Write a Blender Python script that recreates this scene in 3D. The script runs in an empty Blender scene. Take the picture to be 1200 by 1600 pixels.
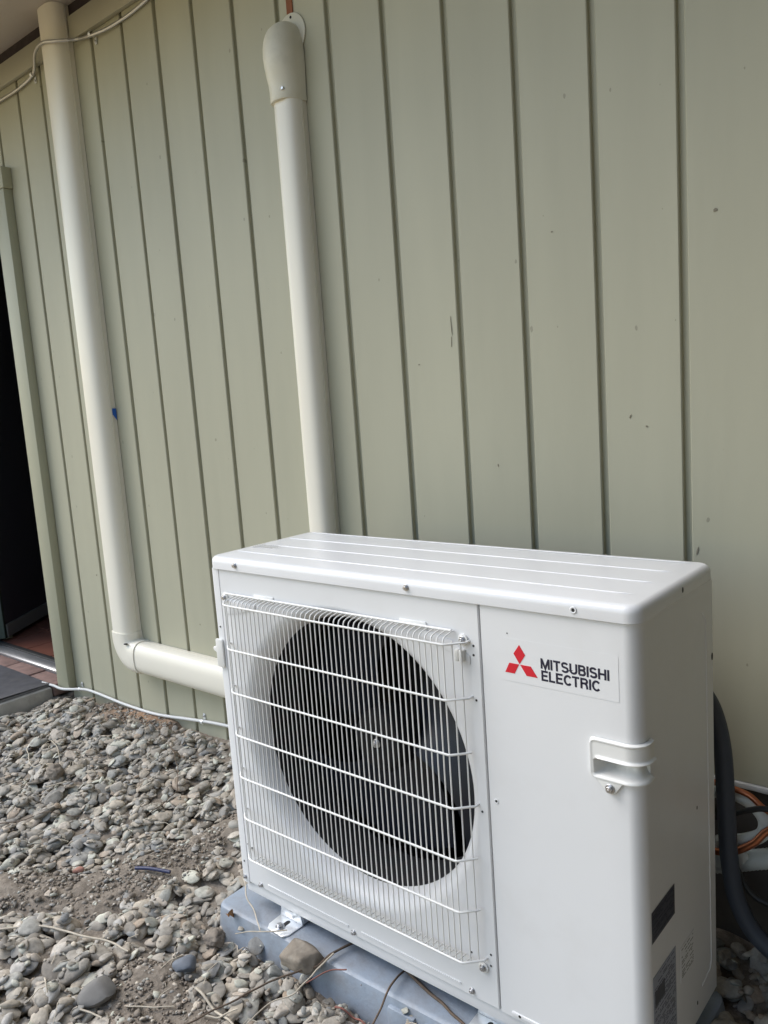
import bpy, bmesh, math, random
import numpy as np
from mathutils import Vector, Matrix, noise
R = math.radians
random.seed(7); rng = np.random.default_rng(7)
S = bpy.context.scene
C = S.collection
# ------------------------------------------------------------------ camera, sky, sun, exposure
cd = bpy.data.cameras.new('camera'); cam = bpy.data.objects.new('camera', cd); C.objects.link(cam)
cam.location = (1.23386, -0.91842, 1.15647); cam.rotation_euler = (1.42706, 0.06987, 0.70054)
cd.sensor_fit = 'VERTICAL'; cd.sensor_height = 24; cd.lens = 24 * 1255.8 / 1600
cd.clip_start = 0.02; cd.clip_end = 500
S.camera = cam
W = bpy.data.worlds.new('World'); S.world = W; W.use_nodes = True
nt = W.node_tree; bg = nt.nodes['Background']
SUN_EL, SUN_AZ = 50, 245          # azimuth: compass bearing measured from +Y clockwise
sky = nt.nodes.new('ShaderNodeTexSky'); sky.sky_type = 'NISHITA'; sky.sun_disc = False
sky.sun_elevation = R(SUN_EL); sky.sun_rotation = R(SUN_AZ); sky.air_density = 1.4; sky.dust_density = 1.5; sky.ozone_density = 1.0
hs = nt.nodes.new('ShaderNodeHueSaturation'); hs.inputs['Saturation'].default_value = 1.0   # overcast: greyer than a clear sky
nt.links.new(sky.outputs[0], hs.inputs['Color']); nt.links.new(hs.outputs[0], bg.inputs[0]); bg.inputs[1].default_value = 0.12
sl = bpy.data.lights.new('sun', 'SUN'); sun = bpy.data.objects.new('sun', sl); C.objects.link(sun)
sl.energy = 1.4; sl.angle = R(45); sl.color = (1, 0.98, 0.95)
az, el = R(SUN_AZ), R(SUN_EL)
sdir = Vector((math.sin(az) * math.cos(el), math.cos(az) * math.cos(el), math.sin(el)))
sun.rotation_euler = sdir.to_track_quat('Z', 'Y').to_euler(); sun.location = (-2, -6, 8)
S.view_settings.view_transform = 'Standard'; S.view_settings.look = 'None'; S.view_settings.gamma = 1
S.view_settings.exposure = 1.12
S.render.resolution_x, S.render.resolution_y = 768, 1024

# ------------------------------------------------------------------ materials
def mat(name, col, rough=0.5, metal=0.0, spec=0.5, var=0.0, vscale=6.0, dirt=None, dscale=3.0, damt=0.0, dlo=.5, dhi=.72, bump=0.0, bscale=60.0, stretch=None, coat=0.0):
    m = bpy.data.materials.new(name); m.use_nodes = True; n = m.node_tree; b = n.nodes['Principled BSDF']; L = n.links.new
    b.inputs['Roughness'].default_value = rough; b.inputs['Metallic'].default_value = metal
    b.inputs['Specular IOR Level'].default_value = spec; b.inputs['Coat Weight'].default_value = coat
    geo = n.nodes.new('ShaderNodeNewGeometry'); mp = n.nodes.new('ShaderNodeMapping'); L(geo.outputs['Position'], mp.inputs['Vector'])
    if stretch: mp.inputs['Scale'].default_value = stretch
    c = None
    base = n.nodes.new('ShaderNodeRGB'); base.outputs[0].default_value = (*col, 1); c = base.outputs[0]
    if var:
        t = n.nodes.new('ShaderNodeTexNoise'); t.inputs['Scale'].default_value = vscale; t.inputs['Detail'].default_value = 6; L(mp.outputs[0], t.inputs['Vector'])
        mr = n.nodes.new('ShaderNodeMapRange'); mr.inputs['From Min'].default_value = .25; mr.inputs['From Max'].default_value = .75
        mr.inputs['To Min'].default_value = 1 - var; mr.inputs['To Max'].default_value = 1 + var; L(t.outputs['Fac'], mr.inputs['Value'])
        mx = n.nodes.new('ShaderNodeMix'); mx.data_type = 'RGBA'; mx.blend_type = 'MULTIPLY'; mx.inputs['Factor'].default_value = 1
        L(c, mx.inputs[6]); L(mr.outputs[0], mx.inputs[7]); c = mx.outputs[2]
    if dirt:
        t = n.nodes.new('ShaderNodeTexNoise'); t.inputs['Scale'].default_value = dscale; t.inputs['Detail'].default_value = 9; t.inputs['Roughness'].default_value = .65; L(mp.outputs[0], t.inputs['Vector'])
        mr = n.nodes.new('ShaderNodeMapRange'); mr.inputs['From Min'].default_value = dlo; mr.inputs['From Max'].default_value = dhi
        mr.inputs['To Max'].default_value = damt; L(t.outputs['Fac'], mr.inputs['Value'])
        mx = n.nodes.new('ShaderNodeMix'); mx.data_type = 'RGBA'; L(mr.outputs[0], mx.inputs['Factor']); L(c, mx.inputs[6]); mx.inputs[7].default_value = (*dirt, 1); c = mx.outputs[2]
    L(c, b.inputs['Base Color'])
    if bump:
        t = n.nodes.new('ShaderNodeTexNoise'); t.inputs['Scale'].default_value = bscale; t.inputs['Detail'].default_value = 5; L(mp.outputs[0], t.inputs['Vector'])
        bp = n.nodes.new('ShaderNodeBump'); bp.inputs['Strength'].default_value = bump; bp.inputs['Distance'].default_value = .003; L(t.outputs['Fac'], bp.inputs['Height']); L(bp.outputs[0], b.inputs['Normal'])
    m['c'] = 1
    return m
def siding_mat():
    m = mat('sage_siding_paint', (.412, .398, .30), .5, spec=.4, var=.05, vscale=3, bump=.18, bscale=40, stretch=(1, 1, .25))
    n = m.node_tree; b = n.nodes['Principled BSDF']; L = n.links.new
    src = b.inputs['Base Color'].links[0].from_socket
    geo = n.nodes.new('ShaderNodeNewGeometry')
    # chips and specks in the paint
    mp = n.nodes.new('ShaderNodeMapping'); mp.inputs['Scale'].default_value = (1.0, 1.0, .6); L(geo.outputs['Position'], mp.inputs['Vector'])
    sx_ = n.nodes.new('ShaderNodeSeparateXYZ'); cx_ = n.nodes.new('ShaderNodeCombineXYZ'); L(mp.outputs[0], sx_.inputs[0]); L(sx_.outputs[0], cx_.inputs[0]); L(sx_.outputs[2], cx_.inputs[1])
    v = n.nodes.new('ShaderNodeTexVoronoi'); v.voronoi_dimensions = '2D'; v.inputs['Scale'].default_value = 9; L(cx_.outputs[0], v.inputs['Vector'])
    w = n.nodes.new('ShaderNodeTexNoise'); w.inputs['Scale'].default_value = 140; L(geo.outputs['Position'], w.inputs['Vector'])
    sep = n.nodes.new('ShaderNodeSeparateColor'); L(v.outputs['Color'], sep.inputs[0])
    thr = n.nodes.new('ShaderNodeMath'); thr.operation = 'MULTIPLY'; L(sep.outputs[0], thr.inputs[0]); L(w.outputs['Fac'], thr.inputs[1])
    th2 = n.nodes.new('ShaderNodeMath'); th2.operation = 'MULTIPLY'; L(thr.outputs[0], th2.inputs[0]); th2.inputs[1].default_value = .055
    lt = n.nodes.new('ShaderNodeMath'); lt.operation = 'LESS_THAN'; L(v.outputs['Distance'], lt.inputs[0]); L(th2.outputs[0], lt.inputs[1])
    gt = n.nodes.new('ShaderNodeMath'); gt.operation = 'GREATER_THAN'; L(sep.outputs[1], gt.inputs[0]); gt.inputs[1].default_value = .45
    fa = n.nodes.new('ShaderNodeMath'); fa.operation = 'MULTIPLY'; L(lt.outputs[0], fa.inputs[0]); L(gt.outputs[0], fa.inputs[1])
    f2 = n.nodes.new('ShaderNodeMath'); f2.operation = 'MULTIPLY'; L(fa.outputs[0], f2.inputs[0]); f2.inputs[1].default_value = .35
    mx = n.nodes.new('ShaderNodeMix'); mx.data_type = 'RGBA'; L(f2.outputs[0], mx.inputs['Factor']); L(src, mx.inputs[6]); mx.inputs[7].default_value = (.05, .045, .035, 1)
    # broad weathering, lengthwise
    mp2 = n.nodes.new('ShaderNodeMapping'); mp2.inputs['Scale'].default_value = (5, 5, .5); L(geo.outputs['Position'], mp2.inputs['Vector'])
    t = n.nodes.new('ShaderNodeTexNoise'); t.inputs['Scale'].default_value = 2.2; t.inputs['Detail'].default_value = 7; L(mp2.outputs[0], t.inputs['Vector'])
    oi = n.nodes.new('ShaderNodeObjectInfo'); ad = n.nodes.new('ShaderNodeMath'); ad.operation = 'ADD'
    ob = n.nodes.new('ShaderNodeMath'); ob.operation = 'MULTIPLY'; L(oi.outputs['Random'], ob.inputs[0]); ob.inputs[1].default_value = .25
    L(t.outputs['Fac'], ad.inputs[0]); L(ob.outputs[0], ad.inputs[1])
    mr = n.nodes.new('ShaderNodeMapRange'); mr.inputs['From Min'].default_value = .3; mr.inputs['From Max'].default_value = .95; mr.inputs['To Min'].default_value = .93; mr.inputs['To Max'].default_value = 1.06
    L(ad.outputs[0], mr.inputs['Value'])
    m2 = n.nodes.new('ShaderNodeMix'); m2.data_type = 'RGBA'; m2.blend_type = 'MULTIPLY'; m2.inputs['Factor'].default_value = 1; L(mx.outputs[2], m2.inputs[6]); L(mr.outputs[0], m2.inputs[7])
    L(m2.outputs[2], b.inputs['Base Color'])
    return m
def stone_mat():
    m = bpy.data.materials.new('river_stone'); m.use_nodes = True; n = m.node_tree; b = n.nodes['Principled BSDF']; L = n.links.new
    b.inputs['Roughness'].default_value = .78; b.inputs['Specular IOR Level'].default_value = .35
    geo = n.nodes.new('ShaderNodeNewGeometry'); oi = n.nodes.new('ShaderNodeObjectInfo')
    a = n.nodes.new('ShaderNodeMath'); a.operation = 'ADD'; L(geo.outputs['Random Per Island'], a.inputs[0]); L(oi.outputs['Random'], a.inputs[1])
    f = n.nodes.new('ShaderNodeMath'); f.operation = 'FRACT'; L(a.outputs[0], f.inputs[0])
    r = n.nodes.new('ShaderNodeValToRGB'); L(f.outputs[0], r.inputs[0]); cr = r.color_ramp; cr.interpolation = 'LINEAR'
    cols = [(.075, .072, .068), (.165, .160, .150), (.105, .104, .100), (.215, .203, .182), (.125, .116, .102), (.200, .202, .202), (.110, .114, .118), (.255, .245, .225), (.090, .098, .108), (.160, .150, .134), (.225, .220, .210), (.135, .110, .088)]
    cols = [tuple(min(.55, q * 2.2 * w_) for q, w_ in zip(c, (1.07, 1.0, .905))) for c in cols]
    while len(cr.elements) < len(cols): cr.elements.new(.5)
    for i, c in enumerate(cols): cr.elements[i].position = i / (len(cols) - 1); cr.elements[i].color = (*c, 1)
    t = n.nodes.new('ShaderNodeTexNoise'); t.inputs['Scale'].default_value = 70; t.inputs['Detail'].default_value = 8; t.inputs['Roughness'].default_value = .65; L(geo.outputs['Position'], t.inputs['Vector'])
    mr = n.nodes.new('ShaderNodeMapRange'); mr.inputs['From Min'].default_value = .3; mr.inputs['From Max'].default_value = .7; mr.inputs['To Min'].default_value = .62; mr.inputs['To Max'].default_value = 1.30; L(t.outputs['Fac'], mr.inputs['Value'])
    mx = n.nodes.new('ShaderNodeMix'); mx.data_type = 'RGBA'; mx.blend_type = 'MULTIPLY'; mx.inputs['Factor'].default_value = 1; L(r.outputs[0], mx.inputs[6]); L(mr.outputs[0], mx.inputs[7])
    # soil dust in patches
    t2 = n.nodes.new('ShaderNodeTexNoise'); t2.inputs['Scale'].default_value = 26; t2.inputs['Detail'].default_value = 7; L(geo.outputs['Position'], t2.inputs['Vector'])
    m3 = n.nodes.new('ShaderNodeMapRange'); m3.inputs['From Min'].default_value = .5; m3.inputs['From Max'].default_value = .72; m3.inputs['To Max'].default_value = .38; L(t2.outputs['Fac'], m3.inputs['Value'])
    m4 = n.nodes.new('ShaderNodeMix'); m4.data_type = 'RGBA'; L(m3.outputs[0], m4.inputs['Factor']); L(mx.outputs[2], m4.inputs[6]); m4.inputs[7].default_value = (.30, .26, .21, 1)
    L(m4.outputs[2], b.inputs['Base Color'])
    bp = n.nodes.new('ShaderNodeBump'); bp.inputs['Strength'].default_value = .4; bp.inputs['Distance'].default_value = .002; L(t.outputs['Fac'], bp.inputs['Height']); L(bp.outputs[0], b.inputs['Normal'])
    return m
def soil_mat():
    m = bpy.data.materials.new('soil'); m.use_nodes = True; n = m.node_tree; b = n.nodes['Principled BSDF']; L = n.links.new
    b.inputs['Roughness'].default_value = .95; b.inputs['Specular IOR Level'].default_value = .15
    geo = n.nodes.new('ShaderNodeNewGeometry')
    t = n.nodes.new('ShaderNodeTexNoise'); t.inputs['Scale'].default_value = 60; t.inputs['Detail'].default_value = 10; t.inputs['Roughness'].default_value = .7; L(geo.outputs['Position'], t.inputs['Vector'])
    r = n.nodes.new('ShaderNodeValToRGB'); L(t.outputs['Fac'], r.inputs[0]); r.color_ramp.elements[0].position = .3; r.color_ramp.elements[0].color = (.125, .105, .085, 1); r.color_ramp.elements[1].position = .72; r.color_ramp.elements[1].color = (.33, .285, .235, 1)
    # reddish fill soil dug up along the wall
    at = n.nodes.new('ShaderNodeAttribute'); at.attribute_name = 'red_soil'
    mx = n.nodes.new('ShaderNodeMix'); mx.data_type = 'RGBA'; mx.blend_type = 'MULTIPLY'; L(at.outputs['Fac'], mx.inputs['Factor']); L(r.outputs[0], mx.inputs[6]); mx.inputs[7].default_value = (1.5, 1.12, .88, 1)
    L(mx.outputs[2], b.inputs['Base Color'])
    bp = n.nodes.new('ShaderNodeBump'); bp.inputs['Strength'].default_value = .8; bp.inputs['Distance'].default_value = .006; L(t.outputs['Fac'], bp.inputs['Height']); L(bp.outputs[0], b.inputs['Normal'])
    return m
M = {}
M['siding'] = siding_mat()
M['trim'] = mat('sage_trim_paint', (.35, .345, .25), .5, var=.05, bump=.12, bscale=60, stretch=(1, 1, .3))
M['frieze'] = mat('frieze_paint', (.37, .355, .28), .55, var=.06, bump=.15)
M['soffit'] = mat('soffit_paint', (.50, .45, .40), .7, var=.04, bump=.1, bscale=90)
M['dark_gap'] = mat('raw_dark_wood', (.035, .024, .026), .8, var=.5, vscale=30, bump=.4)
M['shade_wall'] = mat('shade_wall_dark', (.028, .026, .022), .8, var=.3, vscale=10, stretch=(1, 1, .1))  # for the added wall at right, dark so it throws little light back
M['chip'] = mat('bare_wood_chip', (.20, .18, .135), .8)
M['backing'] = mat('building_paper', (.02, .018, .015), .9)
M['cedar'] = mat('raw_cedar', (.22, .07, .025), .7, var=.3, vscale=20, stretch=(1, 1, .1))
M['concrete'] = mat('concrete', (.42, .40, .37), .9, var=.15, vscale=20, dirt=(.22, .19, .15), dscale=9, damt=.6, bump=.4)
M['founda'] = mat('foundation', (.06, .055, .05), .9, var=.2, bump=.4)
M['flash'] = mat('flashing', (.55, .56, .56), .45, metal=.0)
M['alu'] = mat('sill_metal', (.42, .42, .43), .4, metal=.8, var=.1)
M['black'] = mat('black_rubber', (.018, .018, .019), .6)
M['brick'] = mat('brick', (.24, .15, .125), .85, var=.25, vscale=30, bump=.4)
M['tile'] = mat('terracotta_tile', (.20, .078, .052), .45, var=.12, vscale=12)
M['grout'] = mat('grout', (.14, .11, .09), .9)
M['room'] = mat('room_paint', (.20, .20, .20), .8)
M['doorp'] = mat('dark_door_paint', (.055, .057, .070), .45)
M['doorr'] = mat('door_bottom_rail', (.24, .25, .24), .5)
M['doorg'] = mat('green_door_edge', (.03, .05, .04), .5)
M['matr'] = mat('ribbed_mat', (.15, .145, .15), .8, var=.2, vscale=25, dirt=(.2, .18, .15), dscale=12, damt=.4)
M['unit'] = mat('ivory_powder_coat', (.735, .738, .745), .34, spec=.5, var=.012, vscale=4, dirt=(.5, .47, .42), dscale=9, damt=.10, bump=.015, bscale=500)
M['unit_lid'] = mat('ivory_lid_paint', (.735, .738, .75), .26, spec=.5, var=.015, vscale=4, dirt=(.5, .47, .42), dscale=7, damt=.12)
M['handle'] = mat('white_plastic', (.76, .755, .73), .38)
M['wire'] = mat('white_coated_wire', (.76, .755, .735), .35)
M['inner'] = mat('black_liner', (.012, .012, .014), .6)
M['fan'] = mat('slate_fan_plastic', (.008, .010, .018), .38, spec=.4)
M['hub'] = mat('fan_hub_plastic', (.006, .006, .008), .6, spec=.25)
M['coil'] = mat('condenser_coil', (.012, .012, .014), .5, metal=.3)
M['screw'] = mat('zinc_screw', (.55, .55, .56), .3, metal=.9, var=.15, vscale=200)
M['hole'] = mat('punched_hole', (.02, .02, .02), .8)
M['galv'] = mat('galvanised_steel', (.78, .80, .82), .33, metal=.45, var=.12, vscale=60)
M['pad'] = mat('blue_grey_plastic', (.30, .35, .42), .5, var=.14, vscale=16, dirt=(.17, .15, .13), dscale=16, damt=.62, dlo=.40, dhi=.70, bump=.25, bscale=150)
M['duct'] = mat('cream_vinyl_duct', (.80, .76, .66), .32, spec=.5, var=.015, vscale=5)
M['duct_base'] = mat('cream_vinyl_base', (.60, .575, .48), .45)
M['cap'] = mat('cream_vinyl_cap', (.70, .665, .55), .42, var=.06, vscale=10, dirt=(.45, .42, .33), dscale=18, damt=.3)
M['bx'] = mat('armoured_cable_steel', (.60, .59, .57), .3, metal=.75)
M['conduit'] = mat('white_flex_conduit', (.62, .62, .61), .4)
M['tape'] = mat('blue_tape', (.012, .10, .42), .6)
M['red'] = mat('red_print', (.62, .012, .030), .4)
M['navy'] = mat('dark_print', (.012, .013, .035), .4)
M['sticker'] = mat('clear_sticker', (.735, .738, .742), .31)
M['grey_label'] = mat('grey_label', (.060, .062, .075), .45, var=.25, vscale=90)
M['blue_label'] = mat('blue_grey_label', (.30, .32, .38), .45, var=.08, vscale=60)
M['grey_print'] = mat('grey_print', (.085, .09, .11), .5)
M['print'] = mat('faded_print', (.22, .215, .19), .6)
M['hose'] = mat('navy_foam_hose', (.050, .060, .080), .6, bump=.2, bscale=150)
M['foam'] = mat('white_foam_sleeve', (.62, .66, .65), .75, bump=.3, bscale=120)
M['copper'] = mat('copper_tube', (.55, .20, .10), .35, metal=.85)
M['cable'] = mat('black_cable', (.015, .015, .016), .5)
M['stone'] = stone_mat(); M['soil'] = soil_mat()
M['yard'] = mat('warm_bounce_yard', (.34, .25, .12), .95, var=.25, vscale=3, bump=.5, bscale=20)  # unseen ground, its tan made up to bounce warm light onto the wall
M['rock'] = mat('brown_rock', (.20, .17, .135), .9, var=.3, vscale=45, dirt=(.33, .30, .25), dscale=40, damt=.5, bump=.6, bscale=80)
M['bluestone'] = mat('blue_grey_stone', (.13, .145, .17), .7, var=.15, vscale=60, bump=.2)
M['palestone'] = mat('pale_stone', (.33, .31, .275), .75, var=.15, vscale=60, bump=.2)
M['bigstone'] = mat('grey_stone', (.17, .162, .15), .75, var=.15, vscale=60, bump=.2)
M['pink'] = mat('pink_shard', (.34, .17, .13), .85, var=.2, vscale=60)
M['twig'] = mat('brown_twig', (.12, .085, .06), .85, var=.3, vscale=80, bump=.4)
M['straw'] = mat('pale_straw', (.50, .44, .35), .8, var=.2, vscale=60)
M['redtwig'] = mat('red_twig', (.26, .11, .085), .8, var=.2, vscale=60)
M['leaf'] = mat('dry_leaf', (.33, .17, .07), .75, var=.3, vscale=90)
M['bluestrip'] = mat('navy_plastic', (.025, .03, .085), .4)
M['clod'] = mat('dry_mud', (.22, .185, .15), .95, var=.2, vscale=50, bump=.5)

# ------------------------------------------------------------------ mesh helpers
ORG = {}
class MB:
    def __init__(s): s.v = []; s.f = []
    def box(s, x0, x1, y0, y1, z0, z1):
        b = len(s.v)
        s.v += [(x, y, z) for z in (z0, z1) for y in (y0, y1) for x in (x0, x1)]
        s.f += [tuple(b + i for i in q) for q in ((0, 2, 3, 1), (4, 5, 7, 6), (0, 1, 5, 4), (1, 3, 7, 5), (3, 2, 6, 7), (2, 0, 4, 6))]
        return s
    def tube(s, pts, r, n=8, cap=True, rf=None):
        P = [Vector(p) for p in pts]; b = len(s.v); up = None
        for i, p in enumerate(P):
            t = (P[min(i + 1, len(P) - 1)] - P[max(i - 1, 0)]).normalized()
            if up is None:
                up = t.orthogonal().normalized()
            up = (up - t * up.dot(t)).normalized(); w = t.cross(up)
            rr = rf(i / (len(P) - 1)) if rf else r
            for k in range(n):
                a = 2 * math.pi * k / n
                s.v.append(tuple(p + (up * math.cos(a) + w * math.sin(a)) * rr))
        for i in range(len(P) - 1):
            for k in range(n):
                s.f.append((b + i * n + k, b + i * n + (k + 1) % n, b + (i + 1) * n + (k + 1) % n, b + (i + 1) * n + k))
        if cap:
            s.f.append(tuple(b + k for k in reversed(range(n)))); s.f.append(tuple(b + (len(P) - 1) * n + k for k in range(n)))
        return s
    def rings(s, R_, closed=True, cap0=False, cap1=False):
        b = len(s.v); n = len(R_[0])
        for r in R_: s.v += [tuple(p) for p in r]
        m = n if closed else n - 1
        for i in range(len(R_) - 1):
            for k in range(m):
                k2 = (k + 1) % n
                s.f.append((b + i * n + k, b + i * n + k2, b + (i + 1) * n + k2, b + (i + 1) * n + k))
        if cap0: s.f.append(tuple(b + k for k in reversed(range(n))))
        if cap1: s.f.append(tuple(b + (len(R_) - 1) * n + k for k in range(n)))
        return s
    def prism(s, poly, d0, d1, axis='y'):   # poly in the plane across `axis`, extruded from d0 to d1
        def p3(a, c, d): return (a, d, c) if axis == 'y' else ((d, a, c) if axis == 'x' else (a, c, d))
        return s.rings([[p3(a, c, d0) for a, c in poly], [p3(a, c, d1) for a, c in poly]], True, True, True)
    def build(s, name, m, parent=None, origin=None, bevel=0, seg=2, smooth=30, recalc=True, bev_ang=40):
        me = bpy.data.meshes.new(name)
        V = np.array(s.v, float)
        if origin is None: origin = ((V[:, 0].min() + V[:, 0].max()) / 2, (V[:, 1].min() + V[:, 1].max()) / 2, V[:, 2].min())
        o3 = Vector(origin)
        me.from_pydata([tuple(Vector(p) - o3) for p in s.v], [], s.f)
        if recalc or bevel:
            bm = bmesh.new(); bm.from_mesh(me)
            bmesh.ops.remove_doubles(bm, verts=bm.verts, dist=1e-6)
            bmesh.ops.recalc_face_normals(bm, faces=bm.faces)
            if bevel:
                ed = [e for e in bm.edges if len(e.link_faces) == 2 and e.calc_face_angle(0) > R(bev_ang)]
                bmesh.ops.bevel(bm, geom=ed, offset=bevel, segments=seg, profile=.5, affect='EDGES', clamp_overlap=True)
            bm.to_mesh(me); bm.free()
        if smooth:
            me.shade_smooth(); me.set_sharp_from_angle(angle=R(smooth))
        me.materials.append(M[m])
        return place(name, me, parent, o3)
def place(name, me, parent, o3, rot=None):
    o = bpy.data.objects.new(name, me); C.objects.link(o)
    o3 = Vector(o3)
    if parent is not None:
        o.parent = parent; o.location = o3 - ORG[parent.name]
    else: o.location = o3
    if rot: o.rotation_euler = rot
    ORG[o.name] = o3
    return o
def empty(name, loc):
    o = bpy.data.objects.new(name, None); C.objects.link(o); o.location = loc; o.empty_display_size = .1; ORG[o.name] = Vector(loc); return o
def tag(o, label=None, cat=None, group=None, kind=None):
    if label: o['label'] = label
    if cat: o['category'] = cat
    if group: o['group'] = group
    if kind: o['kind'] = kind
    return o
def spline(pts, n=8):
    P = [Vector(p) for p in pts]; P = [P[0] * 2 - P[1]] + P + [P[-1] * 2 - P[-2]]; out = []
    for i in range(1, len(P) - 2):
        a, b, c, d = P[i - 1:i + 3]
        for k in range(n):
            t = k / n
            out.append(.5 * ((2 * b) + (c - a) * t + (2 * a - 5 * b + 4 * c - d) * t * t + (3 * b - a - 3 * c + d) * t ** 3))
    out.append(P[-2]); return out
def arc(cx, cz, r, a0, a1, n): return [(cx + r * math.cos(R(a0 + (a1 - a0) * i / n)), cz + r * math.sin(R(a0 + (a1 - a0) * i / n))) for i in range(n + 1)]
def rrect(x0, x1, z0, z1, r, n=4):
    return arc(x1 - r, z0 + r, r, -90, 0, n) + arc(x1 - r, z1 - r, r, 0, 90, n) + arc(x0 + r, z1 - r, r, 90, 180, n) + arc(x0 + r, z0 + r, r, 180, 270, n)

# ------------------------------------------------------------------ ground surface (heights)
YW = .477
PAD = (-.057, .852, -.030, .285)
def ss(a, b, x):
    t = np.clip((x - a) / (b - a), 0, 1); return t * t * (3 - 2 * t)
def ground_h(x, y):
    x = np.asarray(x, float); y = np.asarray(y, float)
    r = np.clip((x + 1.5) / .9, 0, 1) * (1 - ss(.0, .3, x))
    h = .103 + ss(-.15, .4, y) * (.03 + .042 * r)
    h = h - .022 * ss(-.16, -.03, y) * ss(-.12, -.02, x) * (1 - ss(.05, .12, y))
    h = h + .012 * np.sin(x * 5.1 + 1) * np.sin(y * 6.3) + .006 * np.sin(x * 13 + 2 * y) * np.cos(y * 17)
    return h
def dirt_mask(x, y):          # where bare soil shows between the stones
    x = np.asarray(x, float); y = np.asarray(y, float)
    def seg(ax, ay, bx, by, w):
        t = np.clip(((x - ax) * (bx - ax) + (y - ay) * (by - ay)) / ((bx - ax) ** 2 + (by - ay) ** 2), 0, 1)
        d = np.hypot(x - ax - t * (bx - ax), y - ay - t * (by - ay)); return 1 - ss(w * .55, w * 1.25, d)
    m = np.maximum.reduce([seg(-.62, -.30, -.36, -.12, .07), seg(-.36, -.12, -.29, .02, .085), seg(-.29, .02, -.27, .20, .055),
                           seg(-.04, -.23, .12, -.25, .075), seg(-1.25, .45, -.93, .44, .07), seg(.1, -.6, .9, -.7, .15), seg(-1.0, -.7, -.6, -.8, .12)])
    return m

# ------------------------------------------------------------------ the house
HZ0, HZ1 = .05, 2.34
house = empty('house', (-.2, YW, .1))
tag(house, 'sage green house clad in vertical wooden boards, behind the white condenser', 'house')
wall = MB()
XL, XR = -4.2, 2.6
DX0, DX1, DZ1 = -2.36, -1.597, 1.945
wall.box(XL, DX0, YW + .0215, YW + .13, HZ0, 2.8).box(DX1, XR, YW + .0215, YW + .13, HZ0, 2.8).box(DX0, DX1, YW + .0215, YW + .13, DZ1, 2.8)
wall_o = wall.build('wall', 'backing', house, smooth=0, recalc=False)
GX0, GS = -1.40206, .1524
def board_mesh(z0, z1, w=GS):
    f = w - .0138
    prof = [(0.0, .0018), (.0018, 0), (f - .0018, 0), (f, .0018), (f, .0108), (f + .0122, .0112), (f + .0122, .020), (0, .020)]
    mb = MB(); mb.rings([[(x, y, z0) for x, y in prof], [(x, y, z1) for x, y in prof]], True, True, True); return mb
_bm = {}
def board(k, z0, z1, dy=0):
    key = (round(z0, 3), round(z1, 3))
    x = GX0 + k * GS + .0069
    if key not in _bm:
        o = board_mesh(0, z1 - z0).build('board', 'siding', wall_o, origin=(0, 0, 0), smooth=20); _bm[key] = o.data
        o.location = Vector((x, YW + dy, z0)) - ORG[wall_o.name]; return o
    return place('board', _bm[key], wall_o, (x, YW + dy, z0))
for k in range(-17, 25):
    xa, xb = GX0 + k * GS, GX0 + (k + 1) * GS
    if xb < XL + .1 or xa > XR - .1: continue
    z0 = .09
    if xb > DX0 + .01 and xa < DX1 - .01: z0 = DZ1 + .005
    if xa > -.06: z0 = .442
    board(k, z0, 2.312, dy=random.uniform(-.0006, .0006))
MB().box(-.062, XR, YW - .006, YW + .02, .431, .4405).build('bottom_flashing', 'flash', house, bevel=.001)
MB().box(-.062, XR, YW + .005, YW + .021, .05, .430).build('foundation', 'founda', house)
# frieze board, dark gap above it, soffit, roof edge
MB().box(XL, -1.142, YW - .016, YW - .001, 2.240, 2.306).build('frieze_board', 'frieze', house, bevel=.0015)
MB().box(-1.030, XR, YW - .016, YW - .001, 2.240, 2.306).build('frieze_board', 'frieze', house, bevel=.0015)
g = MB(); xs = np.arange(XL, XR, .035)
lo = [(x, 2.3065 + .002 * math.sin(x * 31) + random.uniform(0, .003)) for x in xs]
g.rings([[(x, YW - .004, z) for x, z in lo], [(x, YW - .004, 2.36) for x, z in lo]], False)
g.build('gap_blocking', 'dark_gap', house, recalc=False)
SOF = -.06
for i in range(6):
    x0 = XL + i * 1.14
    MB().box(x0, x0 + 1.137, SOF, YW - .002, 2.343, 2.355).build('soffit_panel', 'soffit', house, bevel=.001)
MB().box(XL, XR, SOF - .025, SOF - .001, 2.30, 2.48).build('fascia', 'trim', house, bevel=.002)
MB().box(XL, XR, SOF - .07, YW + .6, 2.482, 2.53).build('roof', 'dark_gap', house)
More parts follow.
